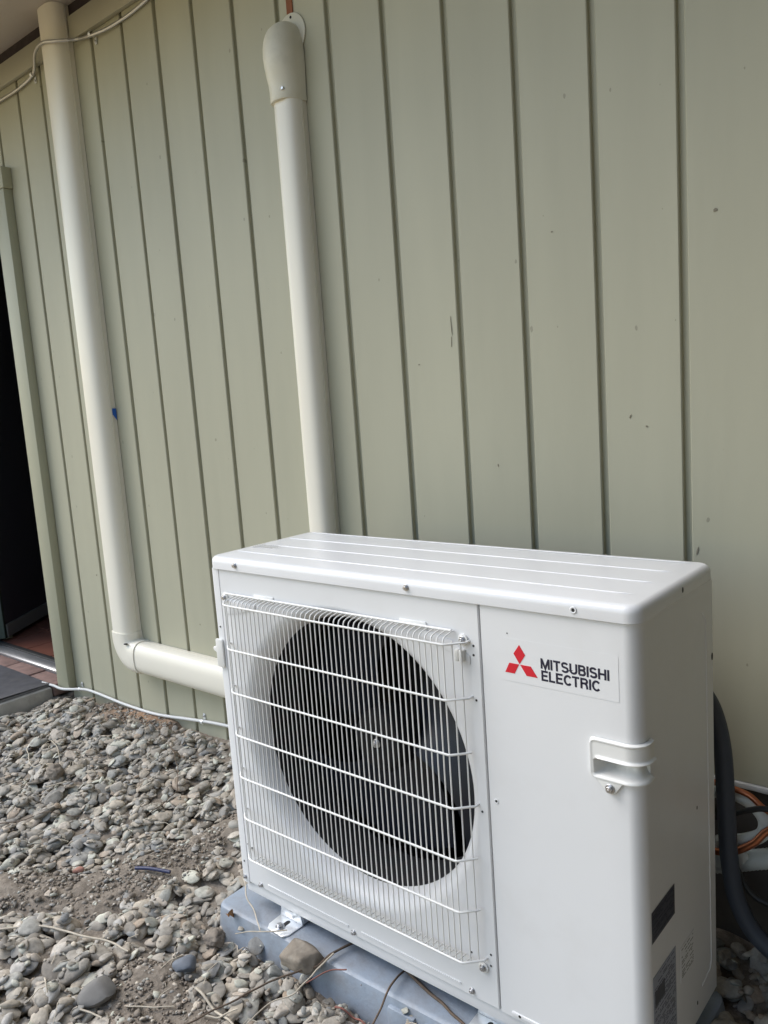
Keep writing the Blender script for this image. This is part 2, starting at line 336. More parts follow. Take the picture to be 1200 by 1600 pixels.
# unseen dark board wall and eave, added at right to shade the unit's side
rw = MB().box(1.925, 1.99, -2.6, YW - .02, .05, 2.34).build('added_shade_wall', 'shade_wall', house)
for i in range(20):
    MB().box(1.902, 1.924, YW - .022 - (i + 1) * .1524 + .006, YW - .022 - i * .1524, .08, 2.335).build('shade_wall_board', 'shade_wall', rw, bevel=.002, seg=1)
MB().box(1.02, 1.93, -2.6, SOF - .03, 2.343, 2.355).build('shade_wall_soffit', 'soffit', house)
for cx_, cz_, w_, h_, a_ in ((.784, 1.416, .0040, .0030, 20), (.490, 1.434, .0022, .0016, 0), (.349, 1.000, .0016, .0030, 0), (.748, .851, .0016, .0075, -15), (.252, 1.290, .0007, .020, 3), (.250, 1.255, .0006, .012, -4), (.632, 1.089, .0012, .0035, -25), (.662, 1.07, .0022, .0016, 0), (-.49, 1.31, .0018, .0024, 0), (-.33, 1.62, .0015, .0022, 10), (.162, 1.217, .0022, .0014, 0), (-1.28, .62, .0020, .0026, 0), (-.72, .52, .0018, .0034, 20), (.565, .79, .0014, .0016, 0)):
    pl = []
    for k in range(10):
        q = 2 * math.pi * k / 10; rr = random.uniform(.65, 1.15); u, v = w_ * rr * math.cos(q), h_ * rr * math.sin(q); pl.append((cx_ + u * math.cos(R(a_)) - v * math.sin(R(a_)), cz_ + u * math.sin(R(a_)) + v * math.cos(R(a_))))
    MB().prism(pl, YW - .0011, YW - .0004).build('paint_chip', 'chip', wall_o)
# raw wood strip above the pipe cap
MB().prism([(-.1485, 2.000), (-.1305, 2.000), (-.1285, 2.2395), (-.1475, 2.2395)], YW - .0035, YW + .004).build('cedar_strip', 'cedar', house)
# the doorway
MB().box(DX1, -1.516, YW - .0315, YW - .0008, .17, 1.931).build('door_casing', 'trim', house, bevel=.0015)
MB().box(DX0 - .081, DX0, YW - .0315, YW - .0008, .17, 1.931).build('door_casing', 'trim', house, bevel=.0015)
MB().box(DX0 - .088, -1.508, YW - .0345, YW - .0008, 1.932, 2.000).build('door_head', 'trim', house, bevel=.0015)
MB().box(DX1 + .001, DX1 + .02, YW + .001, YW + .16, .17, DZ1).build('door_jamb', 'trim', house)
MB().box(DX0 - .02, DX0 - .001, YW + .001, YW + .16, .17, DZ1).build('door_jamb', 'trim', house)
MB().prism([(YW + .030, .168), (YW + .030, .190), (YW + .040, .196), (YW + .072, .199), (YW + .072, .168)], DX0, DX1, 'x').build('door_sill', 'alu', house, bevel=.001)
MB().box(DX0, DX1, YW + .073, YW + .096, .168, .206).build('weather_strip', 'black', house, bevel=.003)
fl = MB().box(XL, XR, YW + .097, 3.6, .10, .188).build('room_floor', 'grout', house)
n = 0
for i in range(7):
    for j in range(8):
        x = DX1 + .10 - (i + 1) * .205; y = YW + .099 + j * .205
        MB().box(x, x + .200, y, y + .200, .1885, .198).build('tile', 'tile', fl, bevel=.002, seg=1); n += 1
MB().box(XL, XR, 3.6, 3.7, .1, 2.5).box(XL - .1, XL, YW + .13, 3.7, .1, 2.5).box(-.2, -.1, YW + .131, 3.599, .19, 2.5).build('room_wall', 'room', house)
MB().box(XL, XR, YW + .131, 3.7, 2.38, 2.4).build('room_ceiling', 'room', house)
# door swung inwards
door = empty('house_door_tmp', (0, 0, 0)); bpy.data.objects.remove(door)
dh = Vector((-2.318, YW + .118, .214)); dd = Vector((-.60, .80, 0)).normalized(); dn = Vector((.80, .60, 0))
def slab(name, m, a0, a1, z0, z1, t0, t1, parent):
    mb = MB(); b = []
    for z in (z0, z1):
        for t in (t0, t1):
            for a in (a0, a1): b.append(tuple(dh + dd * a + dn * t + Vector((0, 0, z))))
    mb.v = b; mb.f = [(0, 2, 3, 1), (4, 5, 7, 6), (0, 1, 5, 4), (1, 3, 7, 5), (3, 2, 6, 7), (2, 0, 4, 6)]
    return mb.build(name, m, parent, bevel=.002, seg=1)
dr = slab('door', 'doorp', 0, .74, .06, 1.70, -.035, 0, house)
slab('bottom_rail', 'doorr', .004, .736, 0, .059, -.035, .004, dr)
slab('edge_strip', 'doorg', -.018, -.001, 0, 1.70, -.034, .002, dr)

# bricks and slab in front of the door, mat
bx_ = -1.602
for i in range(9):
    MB().box(bx_ - .198, bx_ - .004, YW - .045, YW + .029, .135, .183 + random.uniform(-.002, .002)).build('brick', 'brick', house, bevel=.006); bx_ -= .2
step = MB().box(-3.2, -1.607, -.9, YW - .048, .05, .1735)
step = step.build('doorstep', 'concrete', None, bevel=.008)
tag(step, 'weathered concrete doorstep slab beneath the ribbed grey doormat', 'doorstep')
mt = MB(); X0m, X1m = -2.75, -1.622
rows = []
nr = 118
for i in range(nr * 2 + 1):
    x = X0m + (X1m - X0m) * i / (nr * 2); h = .1845 + (.0022 if i % 2 else -.0006) + .004 * math.exp(-((x - X1m) / .02) ** 2) * .5
    rows.append([(x, y, h + .0025 * math.sin(y * 9 + x * 4)) for y in np.linspace(-.55, YW - .047, 12)])
mt.rings(rows, False)
skirt = [(X0m, -.55), (X1m, -.55), (X1m, YW - .047), (X0m, YW - .047)]
mt.rings([[(x, y, .1748) for x, y in skirt], [(x, y, .1832) for x, y in skirt]], True, True, False)
tag(mt.build('doormat', 'matr', None, smooth=50), 'dusty dark grey ribbed doormat lying outside the open door', 'doormat')

# ------------------------------------------------------------------ line-set ducts on the wall
def duct_prof(w, d, b, n=10):
    h = w / 2; e = d - b
    left = [(-h + .0035, 0), (-h + .0035, .0125), (-h + .0005, .0127), (-h, .0135), (-h, .0185), (-h + .0012, .0190), (-h + .0012, .0202), (-h, .0207)]
    front = [(h * math.cos(R(180 - 180 * i / n / 2 / 1)), 0) for i in range(0)]
    el = [(-h * max(math.cos(R(90 * i / n)), 0) ** .72, e + b * math.sin(R(90 * i / n)) ** .72) for i in range(n + 1)]
    right = [(-x, y) for x, y in reversed(left + el[:-1])]
    return left + el + right
def duct(name, m, prof, path, parent):
    """profile swept along a path in the wall plane: path = [(x, z)], lateral axis in plane, depth towards -Y"""
    mb = MB(); rg = []
    for i, (x, z) in enumerate(path):
        a = Vector(path[max(i - 1, 0)]); c = Vector(path[min(i + 1, len(path) - 1)]); t = (c - a).normalized(); nrm = Vector((-t.y, t.x))
        rg.append([(x + nrm.x * u, YW - .0012 - v, z + nrm.y * u) for u, v in prof])
    mb.rings(rg, True, True, True)
    return mb.build(name, m, parent, smooth=35)
d1 = empty('line_set_duct', (-1.086, YW - .03, .33))
tag(d1, 'long cream line-set duct dropping from the soffit and turning along the wall', 'duct')
P1 = duct_prof(.100, .060, .036)
duct('vertical_cover', 'duct', P1, [(-1.086, 2.342), (-1.086, 1.6), (-1.086, 1.0), (-1.086, .447)], d1)
duct('horizontal_cover', 'duct', P1, [(-1.016, .381), (-.7, .381), (-.3, .381), (.10, .381)], d1)
PE = duct_prof(.1055, .0635, .038)
el = duct('elbow', 'duct', PE, [(-1.086, .459), (-1.086, .44)] + [(x, z) for x, z in arc(-1.086 + .058, .381 + .058, .058, 180, 270, 9)] + [(-1.020, .381), (-1.004, .381)], d1)
MB().prism([(-1.052 + .004, .427), (-1.040 + .004, .4275), (-1.040 + .004, .431), (-1.052 + .004, .430)], YW - .0655, YW - .058).build('clip_slot', 'hole', el)
tp = MB(); tp.rings([[(-1.0345, YW - .0035, 1.138), (-1.0345, YW - .017, 1.158), (-1.0345, YW - .017, 1.176), (-1.0345, YW - .0035, 1.176)], [(-1.0335, YW - .0035, 1.138), (-1.0335, YW - .017, 1.158), (-1.0335, YW - .017, 1.176), (-1.0335, YW - .0035, 1.176)]], True, True, True)
tag(tp.build('tape_scrap', 'tape', None), 'small torn scrap of blue tape on the edge of the long duct', 'tape')
d2 = empty('line_set_duct', (-.143, YW - .03, .30))
tag(d2, 'shorter cream duct with a domed wall cap rising behind the condenser', 'duct')
duct('vertical_cover', 'duct', duct_prof(.070, .052, .032), [(-.143, 1.845), (-.143, 1.3), (-.143, .8), (-.143, .30)], d2)
mb = MB(); rg = []
for z, w, d in ((1.826, .0785, .0580), (1.829, .0795, .0590), (1.850, .0795, .0590), (1.866, .0805, .0610), (1.880, .0825, .0650), (1.900, .0845, .0690), (1.920, .0850, .0715), (1.938, .0835, .0705), (1.953, .0800, .0675), (1.966, .0740, .0625), (1.978, .0650, .0545), (1.987, .0535, .0445), (1.994, .0390, .0330), (1.998, .0230, .0210), (1.9995, .0080, .0090)):
    h = w / 2; b = d * .62; e = d - b; n = 12
    pr = [(-h, 0), (-h, e * .5)] + [(-h * math.cos(R(180 * i / (2 * n))), e + b * math.sin(R(180 * i / (2 * n)))) for i in range(2 * n + 1)] + [(h, e * .5), (h, 0)]
    rg.append([(-.146 + x, YW - .004 - y, z) for x, y in pr])
mb.rings(rg, True, True, True)
cp = mb.build('wall_cap', 'cap', d2, smooth=45)
MB().prism([(-.146 + .045 * math.cos(R(a)) + .006, 1.975 + .045 * math.sin(R(a))) for a in range(0, 360, 12)], YW - .0045, YW - .001).build('flange', 'duct_base', cp, bevel=.001)
MB().prism([(-.136 + .003 * math.cos(R(a)), 2.0105 + .003 * math.sin(R(a))) for a in range(0, 360, 30)], YW - .0056, YW - .0046).build('screw_hole', 'hole', cp)
MB().prism([(-.131 + .0085 * math.cos(R(a)), 1.845 + .0035 * math.sin(R(a))) for a in range(0, 360, 30)], YW - .0605, YW - .055).build('screw_pocket', 'duct_base', cp)
MB().prism([(-.124 + .003 * math.cos(R(a)), 1.845 + .003 * math.sin(R(a))) for a in range(0, 360, 30)], YW - .0620, YW - .055).build('screw', 'screw', cp)
# armoured cable along the frieze, white conduit along the ground
def ribbed(name, m, pts, r, pitch, amp):
    P = spline(pts, 24); L = [0]
    for a, b in zip(P, P[1:]): L.append(L[-1] + (b - a).length)
    n = int(L[-1] / (pitch / 2)); out = []; j = 0
    for i in range(n + 1):
        s = L[-1] * i / n
        while j < len(L) - 2 and L[j + 1] < s: j += 1
        t = (s - L[j]) / max(L[j + 1] - L[j], 1e-9); out.append(P[j].lerp(P[j + 1], t))
    mb = MB(); cnt = [0]
    mb.tube(out, r, 8, True, rf=lambda t: r + amp * (1 if int(round(t * n)) % 2 else -1))
    return mb.build(name, m, None, smooth=80)
def wallpt(x, z, dep):   # a point seen at (x, z) on the wall, `dep` in front of it
    f = dep / (YW + .918); return (x + (1.234 - x) * f, YW - dep, z + (1.156 - z) * f)
up = [wallpt(-1.75, 2.213, .009), wallpt(-1.522, 2.214, .009), wallpt(-1.386, 2.215, .009), wallpt(-1.287, 2.231, .011), wallpt(-1.262, 2.282, .044), wallpt(-1.216, 2.297, .070), wallpt(-1.145, 2.281, .064), wallpt(-1.076, 2.262, .040), wallpt(-1.01, 2.244, .014), wallpt(-.934, 2.231, .0165), wallpt(-.819, 2.222, .009), wallpt(-.663, 2.231, .009), (-.35, YW - .026, 2.262), (.3, YW - .026, 2.27), (1.2, YW - .026, 2.27)]
tag(ribbed('armoured_cable', 'bx', up, .0046, .006, .0008), 'ribbed steel armoured cable looping over the top of the long duct', 'cable')
low = [(-1.668, YW - .055, .1825), (-1.60, YW - .046, .180), (-1.541, YW - .040, .176), (-1.45, YW - .012, .183), (-1.383, YW - .010, .186), (-1.28, YW - .010, .183), (-1.179, YW - .010, .180), (-1.027, YW - .010, .182), (-.92, YW - .010, .192), (-.815, YW - .010, .206), (-.655, YW - .010, .224), (-.45, YW - .010, .235), (-.2, YW - .012, .235), (.1, YW - .02, .23)]
tag(ribbed('flex_conduit', 'conduit', low, .0050, .005, .0004), 'white flexible conduit running along the foot of the siding', 'conduit')
def strap(name, x, y, z, r, label, group, flip=1):
    mb = MB()
    rg = [[(x + dx, y - (r + .0006) * math.cos(R(a)), z + (r + .0006) * math.sin(R(a))) for a in range(-90, 91, 15)] for dx in (-.005, .005)]
    mb.rings(rg, False)
    mb.box(x - .005, x + .005, YW - .0032, YW - .002, z + flip * .006 - (.018 if flip < 0 else 0), z + flip * .006 + (.018 if flip > 0 else 0))
    o = mb.build(name, 'galv', None)
    MB().prism([(x + .004 * math.cos(R(a)), z + flip * .017 + .004 * math.sin(R(a))) for a in range(0, 360, 60)], YW - .007, YW - .0033).build('screw', 'screw', o, bevel=.0008, seg=1)
    return tag(o, label, 'cable clip', group)
strap('cable_clip', -1.274, YW - .011, 2.222, .0066, 'zinc clip holding the armoured cable before it climbs over the duct', None, -1)
strap('cable_clip', -.918, YW - .0165, 2.224, .0066, 'zinc clip holding the armoured cable just past the duct', None, -1)
strap('cable_clip', -1.47, YW - .014, .180, .0072, 'zinc clip holding white conduit beside the door casing', None, 1)
strap('cable_clip', -.745, YW - .010, .213, .0072, 'zinc clip holding white conduit near the horizontal duct and condenser', None, 1)

# ------------------------------------------------------------------ the condenser
U = empty('condenser_unit', (.42, .135, .157))
tag(U, 'white outdoor air conditioning condenser with wire fan grille on blue-grey pad', 'air conditioner')
WD, DP, ZT, ZL, ZF, ZB = .84, .270, .880, .8570, .2165, .188
XS = .6064
# lid
mb = MB()
prof = [(0, ZL), (0, ZT - .011)] + [(.011 - .011 * math.cos(R(a)), ZT - .011 + .011 * math.sin(R(a))) for a in (15, 30, 45, 60, 75, 90)]
rg = []
for inset, z in prof + [(.06, ZT + .0008), (.12, ZT + .0010)]:
    r = max(.021 - inset, .003)
    rg.append([(x, y, z) for x, y in rrect(-.003 + inset, WD + .003 + -inset, -.004 + inset, DP + .004 - inset, r, 6)])
mb.rings(rg, True, True, True)
lid = mb.build('lid', 'unit_lid', U, smooth=40)
for y in (.052, .120, .188, .252):
    MB().rings([[(x, y + .0022 * math.cos(R(a)) * k, ZT + .0008 + .0011 * math.sin(R(a)) * k) for a in range(0, 181, 30)] for x, k in ((.020, .1), (.026, 1), (.80, 1), (.815, .1))], False).build('rib', 'unit_lid', lid, smooth=80)
# black liner added to stop light bouncing off the panels inside, coil, rear
MB().rings([[(x, .0405, z) for x, z in rrect(.026, XS - .004, .225, .85, .01, 1)], [(x, .255, z) for x, z in rrect(.026, XS - .004, .225, .85, .01, 1)]], True, False, True).build('fan_compartment_liner', 'inner', U, smooth=0)
MB().box(.006, .834, .256, .268, .2, .853).build('rear_coil', 'coil', U)
MB().box(.004, WD - .004, .007, DP - .003, ZB + .002, .2155).build('base_pan', 'unit', U, bevel=.002)
# fan panel with bell mouth
FX, FZ, FR = .324, .552, .262
MB().box(.0190, .0245, .0108, .012, ZF, ZL).build('seam_backing', 'hole', U)
ang = sorted(set([i * 2 * math.pi / 96 for i in range(96)] + [math.atan2(z - FZ, x - FX) % (2 * math.pi) for x in (.0221, XS - .0012) for z in (ZF, ZL - .0006)]))
def rect_ring(x0, x1, z0, z1, y):
    out = []
    for a in ang:
        c, s = math.cos(a), math.sin(a); t = min((x1 - FX) / c if c > 1e-9 else ((x0 - FX) / c if c < -1e-9 else 9e9), (z1 - FZ) / s if s > 1e-9 else ((z0 - FZ) / s if s < -1e-9 else 9e9))
        out.append((FX + c * t, y, FZ + s * t))
    return out
circ = lambda r, y: [(FX + r * math.cos(a), y, FZ + r * math.sin(a)) for a in ang]
rg = [rect_ring(.0221, XS - .0012, ZF, ZL - .0006, .02), rect_ring(.0221, XS - .0012, ZF, ZL - .0006, .0018), rect_ring(.0233, XS - .0024, ZF + .0012, ZL - .0018, 0), circ(.268, 0), circ(.264, .0005), circ(.2585, .0025), circ(.2530, .0065), circ(.2480, .013), circ(.2440, .021), circ(.2412, .030), circ(.2400, .040)]
mb = MB(); mb.rings(rg, True)
fp = mb.build('fan_panel', 'unit', U, smooth=25)
MB().rings([circ(.2401, .0402), circ(.2385, .13)], True).build('fan_shroud', 'inner', U, smooth=60)
for x0, x1 in ((.078, .292), (.322, .535)):
    MB().prism(rrect(x0, x1, .2285, .2315, .0014), -.0014, .002).build('bead', 'unit', fp, smooth=60)
# embossed pads behind the grille corners
for x0, x1, z0, z1 in ((.518, .590, .768, .800), (.036, .10, .765, .795)):
    pass
# left side panel
mb = MB(); pth = [(.0203, .0105), (.0203, .0004), (.005, .0002), (.0018, .0012), (.0003, .005), (.0003, DP)]
mb.rings([[(x, y, ZF - .004) for x, y in pth], [(x, y, ZL - .0006) for x, y in pth]], False)
lsp = mb.build('left_side_panel', 'unit', U, smooth=60)
# service panel wrapping the right corner; the handle is let into it
RC = .020
Lf = WD - RC - XS; La = RC * math.pi / 2
def surf(s, o=0.0):
    if s < Lf: return (XS + .0012 + s * (Lf - .0012) / Lf, -o)
    if s < Lf + La:
        a = (s - Lf) / RC; return (WD - RC + (RC + o) * math.sin(a), RC - (RC + o) * math.cos(a))
    return (WD + o, RC + s - Lf - La)
Ls = Lf + La + DP - RC
HS0, HS1, HZa, HZb = .771 - XS, Lf + La + .011, .6425, .6985
sv = sorted(set([0, .0012] + [float(v) for v in np.linspace(.02, Lf, 8)] + [Lf + La * i / 10 for i in range(11)] + [HS0 + .003, HS1 - .003] + [float(v) for v in np.linspace(Lf + La + .03, Ls - .004, 9)] + [Ls]))
zv = sorted([ZF, ZF + .02, .35, .5, HZa + .003, HZb - .003, .75, .84, ZL - .0018, ZL - .0006])
mb = MB(); idx = {}
for i, s in enumerate(sv):
    fs = min(max((s - Lf - La * .5) / .03, 0), 1)
    for j, z in enumerate(zv):
        zz = z if j else ZF - (ZF - ZB) * fs
        o = 0
        if s > Lf + La + .001:      # side panel: shallow raised edge near the back
            o = 0
        x, y = surf(s, o); 
        if j == len(zv) - 1: x, y = surf(s, -.0015)
        if i == 0: y += .0018
        idx[i, j] = len(mb.v); mb.v.append((x, y, zz))
for i in range(len(sv) - 1):
    for j in range(len(zv) - 1):
        if HS0 < sv[i] < HS1 and HS0 < sv[i + 1] < HS1 and HZa < zv[j] < HZb and HZa < zv[j + 1] < HZb: continue
        mb.f.append((idx[i, j], idx[i + 1, j], idx[i + 1, j + 1], idx[i, j + 1]))
b0 = len(mb.v)      # folded left edge
mb.v += [(XS + .0012, .02, z) for z in zv]
mb.f += [(b0 + j, idx[0, j], idx[0, j + 1], b0 + j + 1) for j in range(len(zv) - 1)]
sp = mb.build('service_panel', 'unit', U, smooth=32, recalc=False)
# embossed line on the side panel and stamped corner on its foot
pts = [(WD + .0002, .226, .815), (WD + .0002, .2405, .800), (WD + .0002, .2437, .5), (WD + .0002, .247, .250), (WD + .0002, .240, .238), (WD + .0002, .205, .232)]
MB().tube(pts, .0010, 6).build('bead', 'unit', sp, smooth=80)
MB().prism(rrect(.628, .80, .2205, .2275, .003), -.0016, .001).build('bead', 'unit', sp, bevel=.0008, smooth=60)
# handle as a relief over the panel surface
def hoff(s, z):
    e = .004
    def sd(a0, a1, c0, c1, r):
        cx, cz = (a0 + a1) / 2, (c0 + c1) / 2; dx = abs(s - cx) - (a1 - a0) / 2 + r; dz = abs(z - cz) - (c1 - c0) / 2 + r
        return math.hypot(max(dx, 0), max(dz, 0)) + min(max(dx, dz), 0) - r
    d = sd(HS0, HS1 + .02, HZa, HZb, .008)         # outer outline, open towards the side
    if s > HS1 - .004: pass
    o = .0044 * (1 - ss(-.0016, 0, d))
    o += .0010 * (1 - ss(.0, .0016, abs(d + .0024) - .0006))
    q = sd(HS0 + .0065, HS1 + .02, .6475, .6705, .004)
    sc = 1 - ss(-.0018, .0002, q)
    frac = min(max((z - .6475) / .023, 0), 1)
    depth = (.018 + .016 * (1 - float(ss(Lf - .028, Lf - .004, s)))) * (1 - (1 - frac) ** 3.6) * float(ss(HS0 + .006, HS0 + .016, s)) * (1 - .55 * float(ss(Lf + .004, HS1, s)))
    o = float(o) * (1 - sc) + sc * (-depth + .001)
    o += .0036 * float(math.exp(-((z - .6728) / .0018) ** 2)) * float(ss(HS0 + .008, HS0 + .014, s))   # overhanging lip
    return o
mb = MB(); ns, nz = 62, 74; rg = []
for i in range(ns + 1):
    s = HS0 + (HS1 - HS0) * i / ns; row = []
    for j in range(nz + 1):
        z = HZa + (HZb - HZa) * j / nz; x, y = surf(s, hoff(s, z) + .0004); row.append((x, y, z))
    rg.append(row)
mb.rings(rg, False)
# closed end on the side face
b = len(mb.v); 
for j in range(nz + 1): x, y = surf(HS1 + .0005, -.0005); mb.v.append((x, y, rg[-1][j][2]))
L0 = ns * (nz + 1)
mb.f += [(L0 + j, L0 + j + 1, b + j + 1, b + j) for j in range(nz)]
hd = mb.build('handle', 'handle', sp, smooth=50, recalc=True)
MB().prism([(.7775, .6455), (.8185, .6455), (.8075, .630), (.8040, .6262), (.799, .6250), (.7935, .6275)], -.0046, -.0003).build('screw_tab', 'handle', hd, bevel=.0012)
# left handle end seen at the left edge
mb = MB(); mb.prism(rrect(-.0035, .0165, .662, .718, .004), -.0045, -.0004)
lh = mb.build('handle', 'handle', lsp, bevel=.0012)
MB().prism([(-.0032, .700), (-.013, .700), (-.015, .697), (-.013, .6925), (-.006, .690), (-.0032, .684)], -.003, .04).build('handle_lip', 'handle', lh, bevel=.001)
# screws
def hexscrew():
    mb = MB()
    for r, y0, y1, n_ in ((.0052, 0, .0012, 20), (.0036, .0012, .0046, 6)):
        mb.prism([(r * math.cos(2 * math.pi * k / n_), r * math.sin(2 * math.pi * k / n_)) for k in range(n_)], -y1, -y0 + (.0001 if y0 else 0))
    mb.prism([(.0012 * math.cos(a), .0012 * math.sin(a)) for a in np.linspace(0, 6.28, 7)[:-1]], -.0052, -.0046)
    return mb
_s = hexscrew().build('screw', 'screw', lid, origin=(0, 0, 0), bevel=.0004, seg=1); SCREW = _s.data; bpy.data.objects.remove(_s)
def screw(x, z, y=-.0005, parent=None, sc=1.0):
    o = place('screw', SCREW, parent or U, (x, y, z)); o.rotation_euler = (0, random.uniform(0, 6), 0); o.scale = (sc,) * 3; return o
for x, z in ((.077, .868), (.480, .868)): screw(x, z, -.0042, lid)
for x, z in ((.0575, .2235), (.304, .2225), (.556, .2265)): screw(x, z, -.0002, fp)
screw(.0095, .224, 0, lsp, .9)
screw(.7995, .6335, -.0046, hd, 1.25)
def hole(x, z, parent, r=.0018, y=-.0002, ring=0):
    MB().prism([(x + r * math.cos(R(a)), z + r * math.sin(R(a))) for a in range(0, 360, 30)], y - .0003, y + .0003).build('hole', 'hole', parent)
    if ring: MB().rings([[(x + q * math.cos(R(a)), y - dy, z + q * math.sin(R(a))) for a in range(0, 360, 24)] for q, dy in ((ring, 0), (ring - .0008, .0008), (ring - .0016, .0008), (r, .0001))], True).build('hole_collar', 'unit', parent, smooth=60)
for x, z in ((.5945, .793), (.594, .779), (.594, .538), (.595, .305), (.594, .286), (.559, .294), (.5945, .711), (.0285, .30), (.0405, .296), (.0295, .528)): hole(x, z, fp)
hole(.011, .742, lsp); hole(.011, .258, lsp)
hole(.620, .562, sp, .0020, -.0002, .0042); hole(.652, .820, sp, .0009); hole(.642, .2245, sp, .0022, -.0018)
hole(.756, .8665, lid, .0024, -.0043, .0052)
for (y, z, r, x, pr) in ((.194, .528, .0022, WD + .0002, sp), (.184, .217, .0024, WD + .0002, sp), (.144, .868, .0030, WD + .0032, lid), (.2665, .737, .0045, WD + .0002, sp)):
    MB().prism([(y + r * math.cos(R(a)) * .7, z + r * 1.3 * math.sin(R(a))) for a in range(0, 360, 30)], x - .0003, x + .0003, 'x').build('hole', 'hole', pr)
# wire fan grille
GY = -.030
gr = MB(); 
gr.tube([(.042, -.0062, .8126), (.561, -.0062, .8126)], .0019, 8)
grille = gr.build('fan_grille', 'wire', U, smooth=60)
zb = [.798 - .0838 * i for i in range(7)]
def hbar(ext):
    p = [(.0305, -.001, 0), (.034, -.010, 0)] + [(.052 - .012 * math.sin(R(90 - a)), GY + .010 * (1 - math.cos(R(90 - a))) - .0005, 0) for a in (0, 30, 60, 90)] + [(.3, GY, 0), (.560, GY, 0), (.564, GY + .002, 0)] + [(.5795, -.012, 0)] + ([(.587, -.007, .0005), (.5878, .001, .0015)] if ext else [(.5855, -.0065, .001)])
    p[2:6] = list(reversed(p[2:6]))
    p = [(.0375, -.0006, 0), (.0445, -.010, 0), (.055, -.021, 0), (.064, -.0278, 0), (.074, GY, 0)] + p[-(5 if ext else 4):]
    return MB().tube(p, .00185, 8)
hb = {}
for i, z in enumerate(zb):
    e = i in (0, 1, 3, 6)
    if e not in hb:
        o = hbar(e).build('horizontal_bar', 'wire', grille, origin=(0, 0, 0), smooth=70); hb[e] = o.data; o.location = Vector((0, 0, z)) - ORG[grille.name]
    else: place('horizontal_bar', hb[e], grille, (0, 0, z))
def vwire(dy, top=True):
    y = GY + .0021
    p = [(0, -.0004, .8105), (0, -.0060, .8103), (0, -.0195, .8085), (0, -.0250, .8060), (0, y + .0006, .8015), (0, y, .7955), (0, y, .6), (0, y, .4), (0, y, .297), (0, y + .002, .2925), (0, y + .007, .290), (0, -.003, .2882)]
    return MB().tube(p, .00115, 6)
o = vwire(0).build('vertical_wire', 'wire', grille, origin=(0, 0, 0), smooth=70); vw = o.data; bpy.data.objects.remove(o)
nv = 46
for i in range(nv): place('vertical_wire', vw, grille, (.0710 + (.5605 - .0710) * i / (nv - 1), 0, 0))
sidew = MB().tube([(0, 0, .2950), (0, 0, .5), (0, 0, .802)], .00115, 6).build('vertical_wire', 'wire', grille, origin=(0, 0, 0), smooth=70); sw = sidew.data; bpy.data.objects.remove(sidew)
for x, y in ((.0465, -.0100), (.0570, -.0205), (.5705, -.0195), (.5795, -.0105)): place('vertical_wire', sw, grille, (x, y, 0))
for x, z in ((.578, .8005), (.0365, .8035), (.5815, .2795)):
    MB().prism([(x + .0085 * math.cos(R(a)), z + .0085 * math.sin(R(a))) for a in range(0, 360, 20)], -.0035, -.0003).build('grille_tab', 'wire', grille, bevel=.0008)
    screw(x, z, -.0034, grille, 1.1)
# top apron of the bell mouth behind the grille and moulded clips
for x0, x1 in ((.115, .175), (.455, .515)):
    MB().prism([(x0, .806), (x1, .806), (x1 - .004, .8175), (x0 + .006, .8175)], -.0022, -.0002).build('grille_clip', 'handle', grille, bevel=.0008)
for k, x in enumerate((.5655, .5735)):
    MB().prism(rrect(x, x + .0072, .768, .786, .003), -.009, -.0003).build('grille_hook', 'handle', grille, bevel=.001)
MB().prism([(.505, .806), (.556, .797), (.588, .777), (.588, .764), (.584, .764), (.560, .776), (.500, .794)], -.0018, -.0002).build('grille_seat', 'unit', fp, bevel=.0008)
MB().prism([(.036, .800), (.075, .800), (.12, .797), (.12, .790), (.075, .776), (.036, .770)], -.0018, -.0002).build('grille_seat', 'unit', fp, bevel=.0008)
# fan
fan = MB().rings([[(FX + r * math.cos(R(a)), y, FZ + r * math.sin(R(a))) for a in range(0, 360, 15)] for r, y in ((.001, .074), (.030, .0745), (.050, .078), (.058, .088), (.058, .13))], True).build('fan_hub', 'hub', U, smooth=40)
for k in range(3):
    mb = MB(); rg = []
    for i in range(13):
        t = i / 12; r = .050 + (.232 - .050) * t; row = []
        a0 = 120 * k + 5 - 26 * t ** 1.5; span = 78 + 22 * t
        for j in range(15):
            q = j / 14; a = a0 + span * (q - .25)
            edge = 1
            row.append((FX + r * math.cos(R(a)), .104 + .060 * q + .012 * math.sin(math.pi * q) * (1 - .3 * t), FZ + r * math.sin(R(a))))
        rg.append(row)
    mb.rings(rg, False)
    back = [[(x, y + .003, z) for x, y, z in row] for row in rg]; mb.rings(back, False)
    mb.build('fan_blade', 'fan', fan, smooth=60, recalc=False)
screw(FX + .001, FZ, .0742, fan, 1.6)
MB().box(FX - .05, FX + .05, .19, .235, .23, .85).build('motor_bracket', 'coil', U)
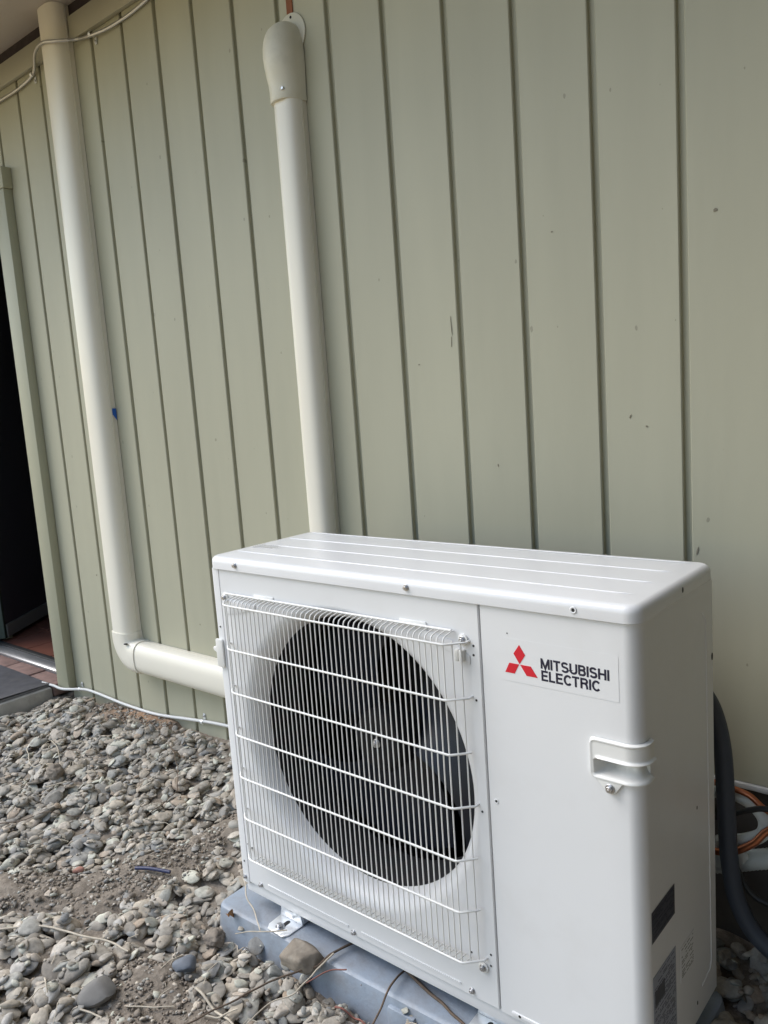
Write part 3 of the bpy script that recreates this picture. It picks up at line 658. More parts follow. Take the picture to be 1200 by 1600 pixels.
# sticker with the maker's mark
st = MB().prism(rrect(.640, .8135, .7515, .8135, .002), -.00034, -.0002).build('sticker', 'unit', sp)
def rh(name, pts):
    return MB().prism(pts, -.0007, -.0003).build(name, 'red', st)
cx, cz = .6700, .7785
rh('emblem_diamond', [(cx, cz), (cx + .0095, cz + .0140), (cx + .0005, cz + .0275), (cx - .0090, cz + .0140)])
rh('emblem_diamond', [(cx - .0008, cz - .0006), (cx - .0165, cz - .0006), (cx - .0235, cz - .0150), (cx - .0085, cz - .0150)])
rh('emblem_diamond', [(cx + .0008, cz - .0006), (cx + .0175, cz - .0006), (cx + .0275, cz - .0150), (cx + .0105, cz - .0150)])
def glyph(ch):      # strokes of a grotesque capital, cap height 1; returns (width, [(polyline, closed)])
    def A(cx, cz, rx, rz, a0, a1, n=10): return [(cx + rx * math.cos(R(a0 + (a1 - a0) * i / n)), cz + rz * math.sin(R(a0 + (a1 - a0) * i / n))) for i in range(n + 1)]
    h = .085; t = 1 - h; b = h
    if ch == 'I': return .17, [[(h, 0), (h, 1)]]
    if ch == 'L': return .60, [[(h, 1), (h, b), (.60, b)]]
    if ch == 'E': return .66, [[(.66, t), (h, t), (h, b), (.66, b)], [(h, .51), (.60, .51)]]
    if ch == 'T': return .70, [[(0, t), (.70, t)], [(.35, t), (.35, 0)]]
    if ch == 'H': return .74, [[(h, 0), (h, 1)], [(.74 - h, 0), (.74 - h, 1)], [(h, .51), (.74 - h, .51)]]
    if ch == 'M': return .90, [[(h, 0), (h, 1)], [(.90 - h, 0), (.90 - h, 1)], [(h + .01, .97), (.45, .06), (.89 - h, .97)]]
    if ch == 'U': return .74, [[(h, 1), (h, .34)] + A(.37, .34, .37 - h, .34 - b, 180, 360) + [(.74 - h, 1)]]
    if ch == 'C': return .70, [A(.40, .5, .40 - h, .5 - b, 38, 322, 20)]
    if ch == 'S': return .70, [A(.34, .735, .255, .18, 20, 200, 10) + A(.345, .62, .24, .10, 200, 262, 4) + A(.35, .40, .24, .10, 82, 20, 4) + A(.35, .275, .265, .19, 20, -165, 12)]
    if ch == 'B': return .70, [[(h, b), (h, t), (.40, t)] + A(.40, .735, .19, 1 - h - .735, 80, -80, 8) + [(h, .53)], [(h, .53), (.42, .53)] + A(.42, .31, .20, .22, 80, -80, 8) + [(h, b)]]
    if ch == 'R': return .72, [[(h, 0), (h, t), (.42, t)] + A(.42, .715, .20, .20, 80, -80, 8) + [(h, .505)], [(.42, .505), (.56, .40), (.60, .25), (.64, 0)]]
def text(body, x0, x1, z0, z1, y, m, parent, w=.20, gap=.10):
    mb = MB(); px = 0; parts = []
    for ch in body:
        gw, st_ = glyph(ch)
        for pl in st_: parts.append([(px + a, c) for a, c in pl])
        px += gw + gap
    px -= gap; sx, sz = (x1 - x0) / px, (z1 - z0); lay = 0
    for pl in parts:
        P = [Vector(p) for p in pl]; left, right = [], []; lay += 1
        for i, p in enumerate(P):
            d0 = (p - P[i - 1]).normalized() if i else None; d1 = (P[i + 1] - p).normalized() if i < len(P) - 1 else None
            d0 = d0 or d1; d1 = d1 or d0; tn = (d0 + d1).normalized(); nn = Vector((-tn.y, tn.x)); k = w / 2 / max(nn.dot(Vector((-d0.y, d0.x))), .35)
            left.append(p + nn * k); right.append(p - nn * k)
        yy = y - .00001 * (lay % 7)
        mb.rings([[(x0 + q.x * sx, yy, z0 + q.y * sz) for q in left], [(x0 + q.x * sx, yy, z0 + q.y * sz) for q in right]], False)
    return mb.build('lettering', m, parent, smooth=0, recalc=False)
text('MITSUBISHI', .7030, .8010, .7780, .7925, -.00048, 'navy', st)
text('ELECTRIC', .7035, .7875, .7610, .7755, -.00048, 'navy', st)
# rating labels on the right side, notice on the lid
def sidelabel(name, m, y0, y1, z0, z1, lines, lm, seed):
    o = MB().box(WD + .0003, WD + .0007, y0, y1, z0, z1).build(name, m, sp)
    rr = random.Random(seed); mb = MB()
    z = z1 - .004
    while z > z0 + .004 and lines:
        y = y0 + .004
        while y < y1 - .006:
            w = rr.uniform(.004, .016); w = min(w, y1 - .004 - y)
            if rr.random() < .8: mb.box(WD + .0007, WD + .0009, y, y + w, z - .0012, z)
            y += w + .003
        z -= rr.choice((.003, .0035, .006))
    if mb.v: mb.build('fine_print', lm, o, smooth=0, recalc=False)
    return o
sidelabel('warning_label', 'grey_label', .020, .100, .414, .4585, True, 'navy', 1)
rl = sidelabel('rating_label', 'blue_label', .020, .100, .232, .3635, True, 'grey_print', 2)
MB().box(WD + .0009, WD + .0011, .024, .058, .318, .340).build('data_block', 'grey_label', rl)
sidelabel('faded_notice', 'unit', .118, .172, .293, .347, True, 'print', 3)
ln = MB().box(.012, .085, .090, .128, ZT + .0009, ZT + .0011).build('lid_notice', 'sticker', lid)
mb = MB()
for z in (.093, .098, .104, .110, .116, .122): mb.box(.016, .08 - .02 * random.random(), z, z + .0016, ZT + .0011, ZT + .0013)
mb.build('fine_print', 'print', ln, smooth=0, recalc=False)
# feet
for fx, fy in ((.116, 0), (.572, .012)):
    mb = MB()
    mb.prism([(fx - .031, .021 + fy), (fx - .029, -.014 + fy), (fx - .021, -.025 + fy), (fx + .021, -.027 + fy), (fx + .029, -.016 + fy), (fx + .031, .021 + fy)], .1575, .1602, 'z')
    ft = mb.build('foot', 'galv', U, bevel=.001)
    MB().prism([(fx - .031, .1603), (fx + .031, .1603), (fx + .026, .1895), (fx + .008, .1895), (fx + .006, .178), (fx - .004, .178), (fx - .006, .1895), (fx - .024, .1895)], .0185 + fy, .0212 + fy).build('foot_web', 'galv', ft, bevel=.0008)
    MB().box(fx - .031, fx - .028, .0215 + fy, .235, .1605, .1895).box(fx + .028, fx + .031, .0215 + fy, .235, .1605, .1895).build('foot_rail', 'galv', ft)
    MB().prism(rrect(fx - .0045, fx + .0045, -.012 + fy, .014 + fy, .0044, 5), .1603, .1607, 'z').build('slot', 'hole', ft)
    bt = MB(); bt.prism([(fx - .002 + .0095 * math.cos(R(a)), -.010 + fy + .0095 * math.sin(R(a))) for a in range(0, 360, 18)], .1608, .1626, 'z')
    bt.prism([(fx - .002 + .0058 * math.cos(R(a)), -.010 + fy + .0058 * math.sin(R(a))) for a in range(0, 360, 60)], .1626, .1680, 'z')
    bt.build('anchor_bolt', 'screw', ft, bevel=.0008, seg=1)

# ------------------------------------------------------------------ equipment pad
mb = MB(); rg = []
for ins, z in ((-.010, .060), (-.002, .138), (0, .148), (.0015, .1535), (.005, .1562), (.010, .157), (.05, .1572)):
    rg.append([(x, y, z) for x, y in rrect(PAD[0] + ins, PAD[1] - ins, PAD[2] + ins, PAD[3] - ins, max(.022 - ins, .004), 5)])
mb.rings(rg, True, True, True)
pad = mb.build('equipment_pad', 'pad', None, smooth=35)
tag(pad, 'dirty blue-grey plastic equipment pad under the white condenser', 'pad')
for x in (.395, .47):
    MB().prism([(x, .085), (x + .06, .085), (x + .058, .142), (x + .002, .142)], PAD[2] - .009, PAD[2] + .004).build('moulded_rib', 'pad', pad, bevel=.003)
ORG[pad.name] = pad.location.copy()
def yaw_about(o, px, py, a):
    m = Matrix.Translation((px, py, 0)) @ Matrix.Rotation(a, 4, 'Z') @ Matrix.Translation((-px, -py, 0)); o.matrix_world = m @ Matrix.Translation(o.location)
yaw_about(pad, -.05, -.03, R(1.2))

# ------------------------------------------------------------------ refrigerant lines behind the unit
def tube_thing(name, m, pts, r, label, cat, n=12, sub=10, group=None):
    return tag(MB().tube(spline(pts, sub), r, n).build(name, m, None, smooth=70), label, cat, group)
tube_thing('insulated_hose', 'hose', [(.772, .300, .66), (.792, .318, .668), (.815, .335, .63), (.828, .345, .56), (.832, .350, .46), (.836, .352, .36), (.852, .350, .285), (.895, .345, .235), (.99, .335, .205), (1.15, .33, .188)], .0145, 'thick navy foam-insulated hose curving down behind the condenser', 'hose')
tube_thing('copper_tube', 'copper', [(.76, .40, .47), (.81, .405, .463), (.85, .408, .455), (.878, .405, .438), (.93, .40, .425), (1.05, .39, .41)], .0052, 'bent bare copper tube just under the white flashing strip', 'tube')
tube_thing('copper_tube', 'copper', [(.76, .385, .345), (.82, .388, .352), (.86, .392, .378), (.885, .397, .408), (.93, .40, .43), (.98, .4, .435)], .0062, 'dull copper tube crossing below the white foam bend', 'tube')
tube_thing('foam_sleeve', 'foam', [(.74, .42, .41), (.80, .418, .445), (.845, .415, .442), (.872, .413, .42), (.872, .411, .392), (.845, .409, .372), (.80, .407, .355)], .0115, 'bent white foam pipe sleeve behind the navy hose', 'pipe sleeve')
fs = ribbed('foam_sleeve', 'foam', [(.70, .425, .272), (.80, .428, .305), (.87, .431, .335), (.95, .434, .362), (1.08, .437, .385)], .0175, .007, .0008)
tag(fs, 'ribbed straight white sleeve lying low against the foundation', 'pipe sleeve')
tube_thing('black_cable', 'cable', [(.78, .372, .405), (.83, .370, .431), (.861, .369, .449), (.90, .369, .460), (1.0, .37, .45)], .0048, 'black cable arching over the white foam bend', 'cable')
tube_thing('black_cable', 'cable', [(.80, .374, .45), (.822, .372, .40), (.833, .371, .362), (.851, .370, .322), (.872, .369, .299), (.92, .367, .285), (1.05, .36, .21)], .0050, 'black cable falling across the ribbed white sleeve', 'cable')
mb = MB(); mb.prism([(.78, .33), (.80, .36), (.838, .372), (.852, .346), (.84, .325), (.80, .312)], .398, .403); 
tag(mb.build('plastic_wrap', 'foam', None, bevel=.001), 'torn white plastic wrap tucked among the copper tubes', 'wrap')

# ------------------------------------------------------------------ ground sheet
fx = np.unique(np.round(np.concatenate([[-60, -30, -15, -8, -5, -3.5, -2.6], np.arange(-2.2, 1.6, .012), [1.8, 2.2, 3, 5, 9, 18, 40, 60]]), 4))
fy = np.unique(np.round(np.concatenate([[-60, -30, -15, -8, -5, -3, -2, -1.5], np.arange(-1.1, .6, .012), [.8, 1.5, 3, 8, 20, 60]]), 4))
GXm, GYm = np.meshgrid(fx, fy, indexing='ij')
hh = ground_h(np.clip(GXm, -2.2, 1.6), np.clip(GYm, -1.1, .6))
dm = dirt_mask(GXm, GYm)
for i in range(GXm.shape[0]):
    for j in range(GXm.shape[1]):
        x, y = GXm[i, j], GYm[i, j]
        if -2.2 <= x <= 1.6 and -1.1 <= y <= .6:
            hh[i, j] += .010 * noise.fractal(Vector((x * 14, y * 14, 0)), .8, 2.2, 4) + .016 * dm[i, j]
        else: hh[i, j] -= .0
V = np.stack([GXm, GYm, hh], -1).reshape(-1, 3); ny = len(fy)
I, J = np.meshgrid(np.arange(len(fx) - 1), np.arange(ny - 1), indexing='ij'); a = (I * ny + J).ravel()
F = np.stack([a, a + ny, a + ny + 1, a + 1], 1)
def np_mesh(name, V, F):
    me = bpy.data.meshes.new(name); me.vertices.add(len(V)); me.vertices.foreach_set('co', np.ascontiguousarray(V, np.float32).ravel())
    k = F.shape[1]; me.loops.add(F.size); me.loops.foreach_set('vertex_index', np.ascontiguousarray(F, np.int32).ravel())
    me.polygons.add(len(F)); me.polygons.foreach_set('loop_start', np.arange(0, F.size, k, dtype=np.int32)); me.polygons.foreach_set('loop_total', np.full(len(F), k, np.int32))
    me.update(calc_edges=True); me.validate(); return me
gm = np_mesh('ground', V, F); gm.shade_smooth(); gm.materials.append(M['soil'])
red = np.exp(-((V[:, 0] + 1.06) / .20) ** 2 - ((V[:, 1] - .45) / .06) ** 2)
at = gm.attributes.new('red_soil', 'FLOAT', 'POINT'); at.data.foreach_set('value', red.astype(np.float32))
gm.materials.append(M['yard'])
pc = V[F].mean(1); gm.polygons.foreach_set('material_index', ((pc[:, 1] < -1.1) | (pc[:, 0] < -3.5) | (pc[:, 0] > 1.9)).astype(np.int32))
ground = bpy.data.objects.new('ground', gm); C.objects.link(ground); ground['kind'] = 'structure'; ORG['ground'] = Vector((0, 0, 0))

# ------------------------------------------------------------------ stones: settle them one by one on a height field
def ico(sub):
    bm = bmesh.new(); bmesh.ops.create_icosphere(bm, subdivisions=sub, radius=1); bm.verts.ensure_lookup_table()
    v = np.array([q.co[:] for q in bm.verts]); f = np.array([[q.index for q in p.verts] for p in bm.faces]); bm.free(); return v, f
IV, IF = ico(3); IV1, IF1 = ico(2)
def stone_shape(seed, sub=3, angular=.5):
    r = np.random.default_rng(seed); v = (IV if sub == 3 else IV1).copy()
    off = Vector(r.uniform(-50, 50, 3)); fr = r.uniform(.7, 1.1)
    d = np.array([noise.noise(Vector(p) * fr + off) for p in v]); v = v * (1 + .20 * d)[:, None]
    for _ in range(int(r.integers(2, 5) + angular * 9)):      # worn facets
        n_ = r.normal(size=3); n_ /= np.linalg.norm(n_); lim = r.uniform(.50, .85); t = v @ n_ - lim
        v = v - np.outer(np.maximum(t, 0) * (.78 + .22 * angular), n_)
    d = np.array([noise.noise(Vector(p) * 3.2 + off) for p in v]); v = v * (1 + .035 * d)[:, None]
    v -= (v.max(0) + v.min(0)) / 2; v /= np.abs(v).max(0); return v
NS = 24
AN = [0, .25, .8, .1, .5, 0, .65, .15] * 3
SH = [stone_shape(100 + i, 3, AN[i]) for i in range(NS)]; SH1 = [stone_shape(100 + i, 2, AN[i]) for i in range(NS)]
I1v, I1f = ico(1)
def small_shape(seed):
    r = np.random.default_rng(seed); v = I1v * r.uniform(.7, 1.1, (len(I1v), 1)); return v / np.abs(v).max(0)
I1s = [small_shape(i) for i in range(NS)]
SMESH = []
for i in range(NS):
    me = np_mesh('stone', SH[i], IF); me.shade_smooth(); me.set_sharp_from_angle(angle=R(38)); me.materials.append(M['stone']); SMESH.append(me)
CS = .004; HX0, HX1, HY0, HY1 = -1.72, 1.50, -.98, YW
nx, nyy = int((HX1 - HX0) / CS), int((HY1 - HY0) / CS)
hx = HX0 + (np.arange(nx) + .5) * CS; hy = HY0 + (np.arange(nyy) + .5) * CS
HXm, HYm = np.meshgrid(hx, hy, indexing='ij'); H = ground_h(HXm, HYm) + .016 * dirt_mask(HXm, HYm)
pm = (HXm > PAD[0]) & (HXm < PAD[1]) & (HYm > PAD[2] - .004 + .02 * (HXm + .05)) & (HYm < PAD[3] + .02); H[pm] = .158
sm = (HXm < -1.607); H[sm] = .174
stones = []
def rotm(yaw, nrm):
    up = Vector((0, 0, 1)); q = up.rotation_difference(Vector(nrm)); return np.array((q.to_matrix() @ Matrix.Rotation(yaw, 3, 'Z')))
def drop(x, y, a, b, c, yaw, tilt, si, over=False):
    R0 = max(a, b); i0, i1 = int((x - R0 - HX0) / CS), int((x + R0 - HX0) / CS) + 1; j0, j1 = int((y - R0 - HY0) / CS), int((y + R0 - HY0) / CS) + 1
    if i0 < 0 or j0 < 0 or i1 >= nx or j1 >= nyy: return
    X = HXm[i0:i1, j0:j1] - x; Y = HYm[i0:i1, j0:j1] - y; h = H[i0:i1, j0:j1]
    u = X * math.cos(yaw) + Y * math.sin(yaw); v = -X * math.sin(yaw) + Y * math.cos(yaw); r2 = (u / a) ** 2 + (v / b) ** 2; mk = r2 < 1
    if mk.sum() < 4: return
    A = np.stack([X[mk], Y[mk], np.ones(mk.sum())], 1); sol = np.linalg.lstsq(A, h[mk], rcond=None)[0]
    gx, gy = np.clip(sol[:2], -.9, .9) * .75 + np.array(tilt)
    zz = np.sqrt(np.maximum(1 - r2, 0)) * c; pl = gx * X + gy * Y
    zc = np.percentile((h - pl + zz)[mk], 52) - .0012
    h[mk] = np.maximum(h[mk], (zc + pl + zz * .95)[mk])
    stones.append((x, y, zc, a, b, c, yaw, (-gx, -gy, 1.0), si))
def ok(x, y, r, pad_gap=.0):
    if x < -1.60 + r or y > YW - r * .8: return False
    if PAD[0] - r * .35 < x < PAD[1] and PAD[2] - r * .35 + .02 * (x + .05) < y < PAD[3] + r: return False
    if -.05 < x < .95 and .33 < y: return x > .75
    return True
N = 0; tries = 0
while tries < 18500:
    tries += 1
    x = rng.uniform(-1.62, 1.4); y = rng.uniform(-.95, YW)
    dmv = float(dirt_mask(x, y))
    a = float(np.clip(rng.lognormal(math.log(.0150), .40), .007, .034))
    far = x < -.9
    if dmv > .15:
        if rng.random() < dmv * .93: continue
        a *= 1 - .5 * dmv
    if tries > 11500: a *= .55
    if not ok(x, y, a): continue
    b = a * rng.uniform(.5, .92); c = a * rng.uniform(.20, .42)
    drop(x, y, a, b, c, rng.uniform(0, 6.283), tuple(rng.normal(0, .19, 2)), int(rng.integers(NS)))
# rank by size in the picture
Rm = np.array(cam.rotation_euler.to_matrix()); cl = np.array(cam.location)
def proj(p):
    q = (np.array(p) - cl) @ Rm; f = 1255.8
    return 600 + f * q[..., 0] / -q[..., 2], 800 - f * q[..., 1] / -q[..., 2], -q[..., 2]
top = []
for k, s in enumerate(stones):
    u, v, d = proj(np.array(s[:3]))
    vis = 8 < u < 1192 and 1080 < v < 1592 and d > .2
    if vis and u > 372 + (v - 1372) * .02 and v < 1372 + (u - 372) * .5 and u < 1115: vis = False
    ci, cj = int((s[0] - HX0) / CS), int((s[1] - HY0) / CS)
    buried = H[ci, cj] - (s[2] + s[5]) > .006
    if vis and not buried: top.append((s[3] * s[4] / d ** 2, k))
top.sort(reverse=True); big = set(k for _, k in top[:300])
VV, FF, off = [], [], 0
for k, (x, y, z, a, b, c, yaw, nrm, si) in enumerate(stones):
    m3 = rotm(yaw, nrm)
    if k in big:
        o = bpy.data.objects.new('stone', SMESH[si]); C.objects.link(o); o.parent = ground
        o.matrix_local = Matrix.Translation((x, y, z)) @ Matrix(m3.tolist()).to_4x4() @ Matrix.Diagonal((a, b, c, 1))
    else:
        near = x < .55 and y > -.6
        vv = ((SH1[si]) * (a, b, c)) @ m3.T + (x, y, z); VV.append(vv); FF.append(IF1 + off); off += len(vv)
gv = np_mesh('gravel', np.concatenate(VV), np.concatenate(FF)); gv.shade_smooth(); gv.set_sharp_from_angle(angle=R(52)); gv.materials.append(M['stone'])
gvo = bpy.data.objects.new('gravel', gv); C.objects.link(gvo); gvo.parent = ground; gvo['kind'] = 'stuff'
VVg, FFg, offg, cg = [], [], 0, 0
while cg < 3500:
    x = rng.uniform(-1.6, .6); y = rng.uniform(-.7, YW)
    if rng.random() > .25 + float(dirt_mask(x, y)) or not ok(x, y, .012): continue
    r = float(np.clip(rng.lognormal(math.log(.0042), .4), .002, .009)); si = int(rng.integers(NS)); i_, j_ = min(int((x - HX0) / CS), nx - 1), min(int((y - HY0) / CS), nyy - 1)
    vv = (I1s[si] * (r, r * rng.uniform(.5, .9), r * rng.uniform(.35, .6))) @ rotm(rng.uniform(0, 6.28), (rng.normal(0, .2), rng.normal(0, .2), 1)).T + (x, y, H[i_, j_] + r * .15)
    VVg.append(vv); FFg.append(I1f + offg); offg += len(vv); cg += 1
gg = np_mesh('grit', np.concatenate(VVg), np.concatenate(FFg)); gg.shade_smooth(); gg.materials.append(M['stone'])
ggo = bpy.data.objects.new('grit', gg); C.objects.link(ggo); ggo.parent = ground; ggo['kind'] = 'stuff'
# crumbs of soil
I0, IF0 = ico(1)
VV, FF, off = [], [], 0; cnt = 0
while cnt < 14000:
    x = rng.uniform(-1.6, .9); y = rng.uniform(-.75, YW)
    dmv = float(dirt_mask(x, y))
    if rng.random() > .22 + dmv: continue
    r = float(np.clip(rng.lognormal(math.log(.0026), .5), .0012, .009))
    if not ok(x, y, .01): continue
    ci, cj = int((x - HX0) / CS), int((y - HY0) / CS); z = H[min(ci, nx - 1), min(cj, nyy - 1)]
    if dmv < .35: z -= rng.uniform(.006, .012)
    v = I0 * rng.uniform(.6, 1.3, (len(I0), 1)) * (r, r * rng.uniform(.6, 1), r * rng.uniform(.5, .8)); t = rng.uniform(0, 6.28)
    v = v @ np.array([[math.cos(t), -math.sin(t), 0], [math.sin(t), math.cos(t), 0], [0, 0, 1]]); VV.append(v + (x, y, z + r * .25)); FF.append(IF0 + off); off += len(v); cnt += 1
sc = np_mesh('soil_crumbs', np.concatenate(VV), np.concatenate(FF)); sc.materials.append(M['clod'])
sco = bpy.data.objects.new('soil_crumbs', sc); C.objects.link(sco); sco.parent = ground; sco['kind'] = 'stuff'
def hz(x, y, r=1):
    i, j = int((x - HX0) / CS), int((y - HY0) / CS); i = min(max(i, r), nx - r - 1); j = min(max(j, r), nyy - r - 1)
    return float(H[i - r:i + r + 1, j - r:j + r + 1].max())

# ------------------------------------------------------------------ single stones that stand out
def clod(x, y, r, label, seed, z=None):
    rr = np.random.default_rng(seed); v, f = ico(4); off = Vector(rr.uniform(-50, 50, 3))
    d = np.array([.28 * noise.noise(Vector(p) * 1.3 + off) + .20 * noise.noise(Vector(p) * 3.5 + off) + .11 * noise.noise(Vector(p) * 8 + off) for p in v])
    me = np_mesh('mud_clod', v * (1 + d)[:, None] * (r, r * .8, r * .75), f); me.materials.append(M['clod'])
    o = bpy.data.objects.new('mud_clod', me); C.objects.link(o); o.location = (x, y, (hz(x, y, 2) if z is None else z) + r * .3); o.rotation_euler = (0, 0, rr.uniform(0, 6)); return tag(o, label, 'clod')
def single(name, m, x, y, a, b, c, yaw, nrm, label, cat, seed, ang_=.3, z=None, dz=0):
    v = stone_shape(seed, 3, ang_); me = np_mesh(name, v * (a, b, c), IF); me.shade_smooth(); me.set_sharp_from_angle(angle=R(40)); me.materials.append(M[m])
    o = bpy.data.objects.new(name, me); C.objects.link(o)
    zz = (hz(x, y, 2) if z is None else z) + c * .62 + dz
    o.matrix_local = Matrix.Translation((x, y, zz)) @ Matrix(rotm(yaw, nrm).tolist()).to_4x4()
    return tag(o, label, cat)
rk = np.array([(-.040, -.020, 0), (.038, -.026, .002), (.044, .012, 0), (-.030, .024, 0), (-.034, -.022, .026), (.022, -.027, .034), (.040, .008, .026), (-.026, .020, .032), (.004, .027, .012), (.005, -.031, .010)])
bm = bmesh.new(); [bm.verts.new(p) for p in rk]; bmesh.ops.convex_hull(bm, input=bm.verts); bmesh.ops.bevel(bm, geom=list(bm.edges), offset=.003, segments=2, profile=.5, affect='EDGES')
bmesh.ops.triangulate(bm, faces=bm.faces); bmesh.ops.subdivide_edges(bm, edges=[e for e in bm.edges if e.calc_length() > .008], cuts=2, use_grid_fill=True); bmesh.ops.triangulate(bm, faces=bm.faces)
for v in bm.verts: v.co += noise.noise_vector(v.co * 60) * .0018 + noise.noise_vector(v.co * 180) * .0007
me = bpy.data.meshes.new('rock'); bm.to_mesh(me); bm.free(); me.shade_smooth(); me.set_sharp_from_angle(angle=R(35)); me.materials.append(M['rock'])
rko = bpy.data.objects.new('rock', me); C.objects.link(rko); rko.location = (.206, -.036, .146); rko.rotation_euler = (R(14), R(-8), R(6)); tag(rko, 'angular brown broken rock leaning on the pad beside the foot bracket', 'rock')
single('stone', 'bigstone', -.072, -.295, .034, .026, .017, R(65), (.1, -.35, 1), 'large smooth grey egg-shaped stone lying amid the gravel', 'stone', 12, 0, dz=-.004)
single('stone', 'bluestone', -.007, -.151, .022, .016, .013, R(40), (.1, -.2, 1), 'smooth blue-grey stone in the gravel near the pad corner', 'stone', 14, .2)
single('stone', 'bluestone', -.070, .022, .027, .017, .017, R(30), (-.2, -.2, 1), 'dark blue-grey split stone wedged by the lower corner of the condenser', 'stone', 15, .9, dz=-.004)
single('stone', 'palestone', -.245, .175, .016, .012, .009, R(20), (.1, -.2, 1), 'pale cream oval pebble on bare soil beside the condenser', 'stone', 16, 0)
single('shard', 'pink', -.462, -.112, .014, .010, .008, R(20), (.1, 0, 1), 'small pinkish terracotta shard on the bare soil', 'shard', 18, .8)
clod(-.022, -.066, .021, 'crumbly lump of dry mud by the pad edge', 19)
clod(-.935, .085, .027, 'brown mud clod standing up in the far gravel', 20)
# ------------------------------------------------------------------ twigs, straw, litter
def twig(name, m, pts, r, label, cat='twig', taper=.5, lift=.002, group=None, stiff=False, kink=.004):
    P = spline(pts if len(pts[0]) == 3 else [(x, y, 0) for x, y in pts], 7); out = []
    zs = []
    for i, p in enumerate(P):
        z = p.z if len(pts[0]) == 3 else hz(p.x, p.y) + r * .5 + lift
        zs.append(z)
    if len(pts[0]) == 2:
        zs = np.array(zs); k = np.array([1, 2, 3, 2, 1.]) / 9; pz = np.pad(zs, 2, mode='edge'); zs = np.maximum(np.convolve(pz, k, 'valid'), zs - .004)
    if stiff:
        zs = np.linspace(np.percentile(zs[:6], 60), np.percentile(zs[-6:], 60), len(P)) + .003
    for i, p in enumerate(P):
        q = noise.noise_vector(Vector((p.x * 30, p.y * 30, r * 900))) * kink
        out.append((p.x + q.x, p.y + q.y, float(zs[i]) + abs(q.z) * .3))
    o = MB().tube(out, r, 6, True, rf=lambda t: r * (1 - taper * t)).build(name, m, None, smooth=70)
    return tag(o, label, cat, group) if label else o
twig('twig', 'straw', [(-.45, -.345), (-.393, -.321), (-.339, -.266), (-.231, -.228), (-.174, -.205), (-.120, -.197)], .0022, 'long bleached stick lying across the near gravel', 'stick', .1, stiff=True)
t2 = twig('twig', 'twig', [(.300, .085, .166), (.283, .056, .166), (.265, .022, .167), (.256, -.012, .167), (.244, -.045, .158), (.225, -.070, .155), (.200, -.118, .152), (.168, -.212, .148), (.150, -.26, .144)], .0029, 'forked brown twig reaching from under the condenser onto the gravel', 'twig', .45)
sb = twig('side_shoot', 'straw', [(.257, -.010, .168), (.256, -.054, .160), (.256, -.107, .153), (.236, -.150, .150), (.235, -.20, .147)], .0019, None); sb.parent = t2; sb.location = sb.location - t2.location
t3 = twig('twig', 'twig', [(.388, .036, .164), (.397, -.012, .170), (.405, -.045, .165), (.416, -.089, .155), (.43, -.13, .15)], .0021, 'bent dark twig propped over the pad edge', 'twig', .3)
twig('twig', 'twig', [(.386, .040, .1595), (.433, .024, .1595), (.480, .014, .1595), (.539, -.003, .1595), (.58, -.012, .1595)], .0030, 'dark root-like twig lying along the pad under the condenser front', 'twig', .3)
twig('twig', 'redtwig', [(.303, -.024, .166), (.28, -.048, .165), (.262, -.085, .158)], .0014, 'thin reddish stem across the front edge of the pad', 'stem', .3)
twig('twig', 'redtwig', [(.305, -.060), (.345, -.048), (.380, -.050), (.42, -.052), (.45, -.065)], .0019, 'arched reddish-brown root along the foot of the pad', 'root', .4)
twig('straw', 'straw', [(-.030, .020, .196), (-.012, .014, .185), (.020, -.004, .172), (.056, -.020, .165), (.092, -.040, .162)], .0016, 'pale dry straw hanging from the condenser corner across the pad', 'straw', .3)
twig('straw', 'straw', [(.138, -.012, .1655), (.112, -.032, .1655), (.082, -.052, .162), (.05, -.07, .156)], .0013, 'pale dry straw lying across the front foot bracket', 'straw', .3)
twig('root', 'twig', [(-.738, .341), (-.660, .305), (-.599, .266), (-.540, .225), (-.509, .184), (-.490, .086)], .0016, 'thin brown root curving down through the gravel towards the soil', 'root', .3, .004)
twig('root', 'straw', [(-1.183, .124), (-1.068, .079), (-.984, .090)], .0017, 'pale rootlet hooked over stones in the far gravel', 'root', .3, .004)
twig('root', 'straw', [(-1.134, .175), (-1.06, .160), (-.985, .124)], .0015, 'pale rootlet beside the standing mud clod', 'root', .3, .004)
twig('root', 'twig', [(-.86, -.12), (-.768, -.05), (-.69, .025)], .0015, 'straight thin brown root lying on the gravel', 'root', .3, .003)
twig('stick', 'straw', [(.066, -.176), (.110, -.180), (.160, -.185), (.215, -.192)], .0026, 'short bleached stick on the bare soil patch near the pad', 'stick', .3)
sp_ = [(.12, -.205), (.15, -.186), (.17, -.165)]
twig('stick', 'straw', sp_, .0018, 'thin bleached splinter crossing the short stick', 'splinter', .3, .006)
twig('straw', 'straw', [(-.066, -.330), (-.018, -.316)], .0019, 'short bright splinter below the egg-shaped stone', 'splinter', .2, .003, stiff=True)
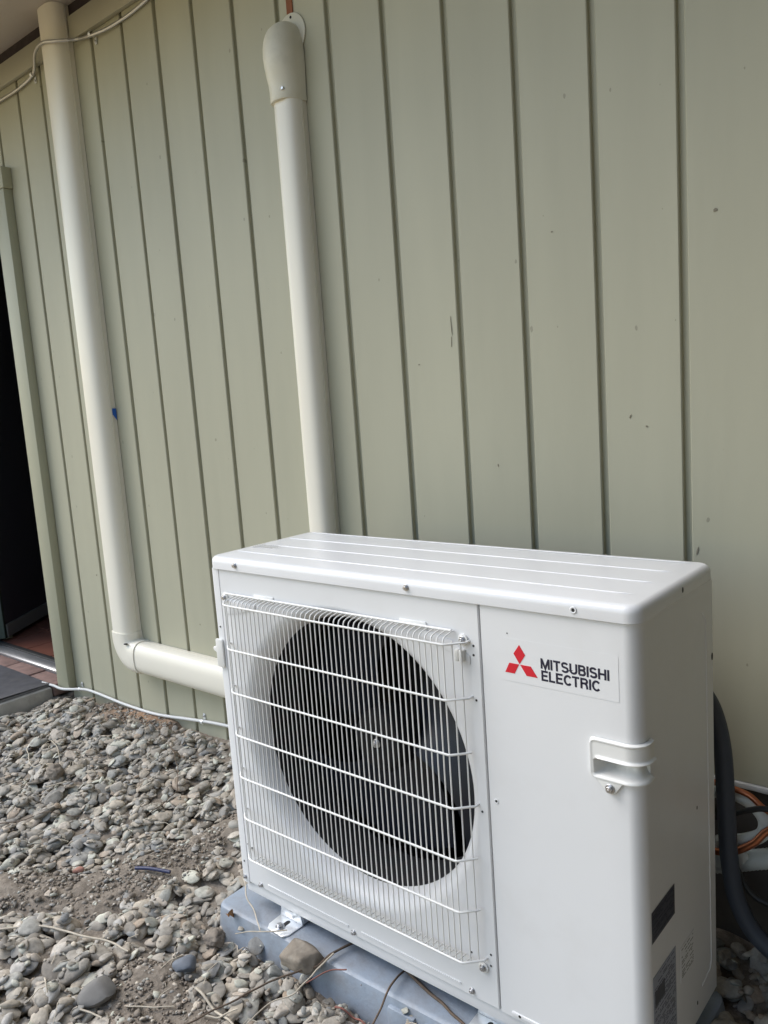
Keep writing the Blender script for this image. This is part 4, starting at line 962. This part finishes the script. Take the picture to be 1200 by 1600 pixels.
twig('straw', 'straw', [(-.180, -.336), (-.150, -.350), (-.128, -.356)], .0017, 'small curved pale straw among the grey pebbles', 'straw', .2, .003)
twig('straw', 'straw', [(-.862, .018), (-.838, .068)], .0024, 'short tan wood splinter in the far gravel', 'splinter', .2, .003, stiff=True)
twig('straw', 'straw', [(-.005, -.275), (.034, -.249), (.062, -.222)], .0014, 'thin dry stem bridging the bare soil patch', 'stem', .2, .004)
mb = MB(); mb.tube(spline([(-.332, -.043, 0), (-.30, -.027, .002), (-.251, -.007, 0)], 6), .0042, 8)
bs = mb.build('plastic_strip', 'bluestrip', None, smooth=60); bs.location.z = hz(-.29, -.025, 3) + .001
tag(bs, 'short navy blue plastic tube lying on the bare soil', 'plastic tube')
mb = MB(); rg = []
for i in range(9):
    t = i / 8; w = .0075 * math.sin(math.pi * (t * .9 + .06)); x = .0 + .028 * t
    rg.append([(x, -w, .006 * math.sin(3 * t) + .006), (x, -w * .4, .006 * math.sin(3 * t) + .001), (x, w * .4, .006 * math.sin(3 * t)), (x, w, .006 * math.sin(3 * t) + .007)])
mb.rings(rg, False); mb.rings([[(x, y, z + .0006) for x, y, z in r_] for r_ in rg], False)
lf = mb.build('dry_leaf', 'leaf', None, smooth=60, recalc=False); lf.location = (.004, -.040, .154); lf.rotation_euler = (R(30), R(-35), R(-60))
tag(lf, 'curled orange-brown dead leaf on the edge of the pad', 'leaf')
# fine loose straw
VV = MB()
for _ in range(150):
    x = rng.uniform(-1.4, .45); y = rng.uniform(-.6, .42)
    if not ok(x, y, .02): continue
    t = rng.uniform(0, 6.28); L = rng.uniform(.012, .05); z0, z1 = hz(x, y), hz(x + L * math.cos(t), y + L * math.sin(t))
    zm = max(z0, z1) + .003
    VV.tube([(x, y, z0 + .002), (x + .5 * L * math.cos(t + .2), y + .5 * L * math.sin(t + .2), zm), (x + L * math.cos(t), y + L * math.sin(t), z1 + .002)], rng.uniform(.0005, .0010), 4)
so = VV.build('straw_litter', 'straw', None, smooth=60); so['kind'] = 'stuff'; so['label'] = 'fine dry straw scattered over the gravel'; so['category'] = 'straw'
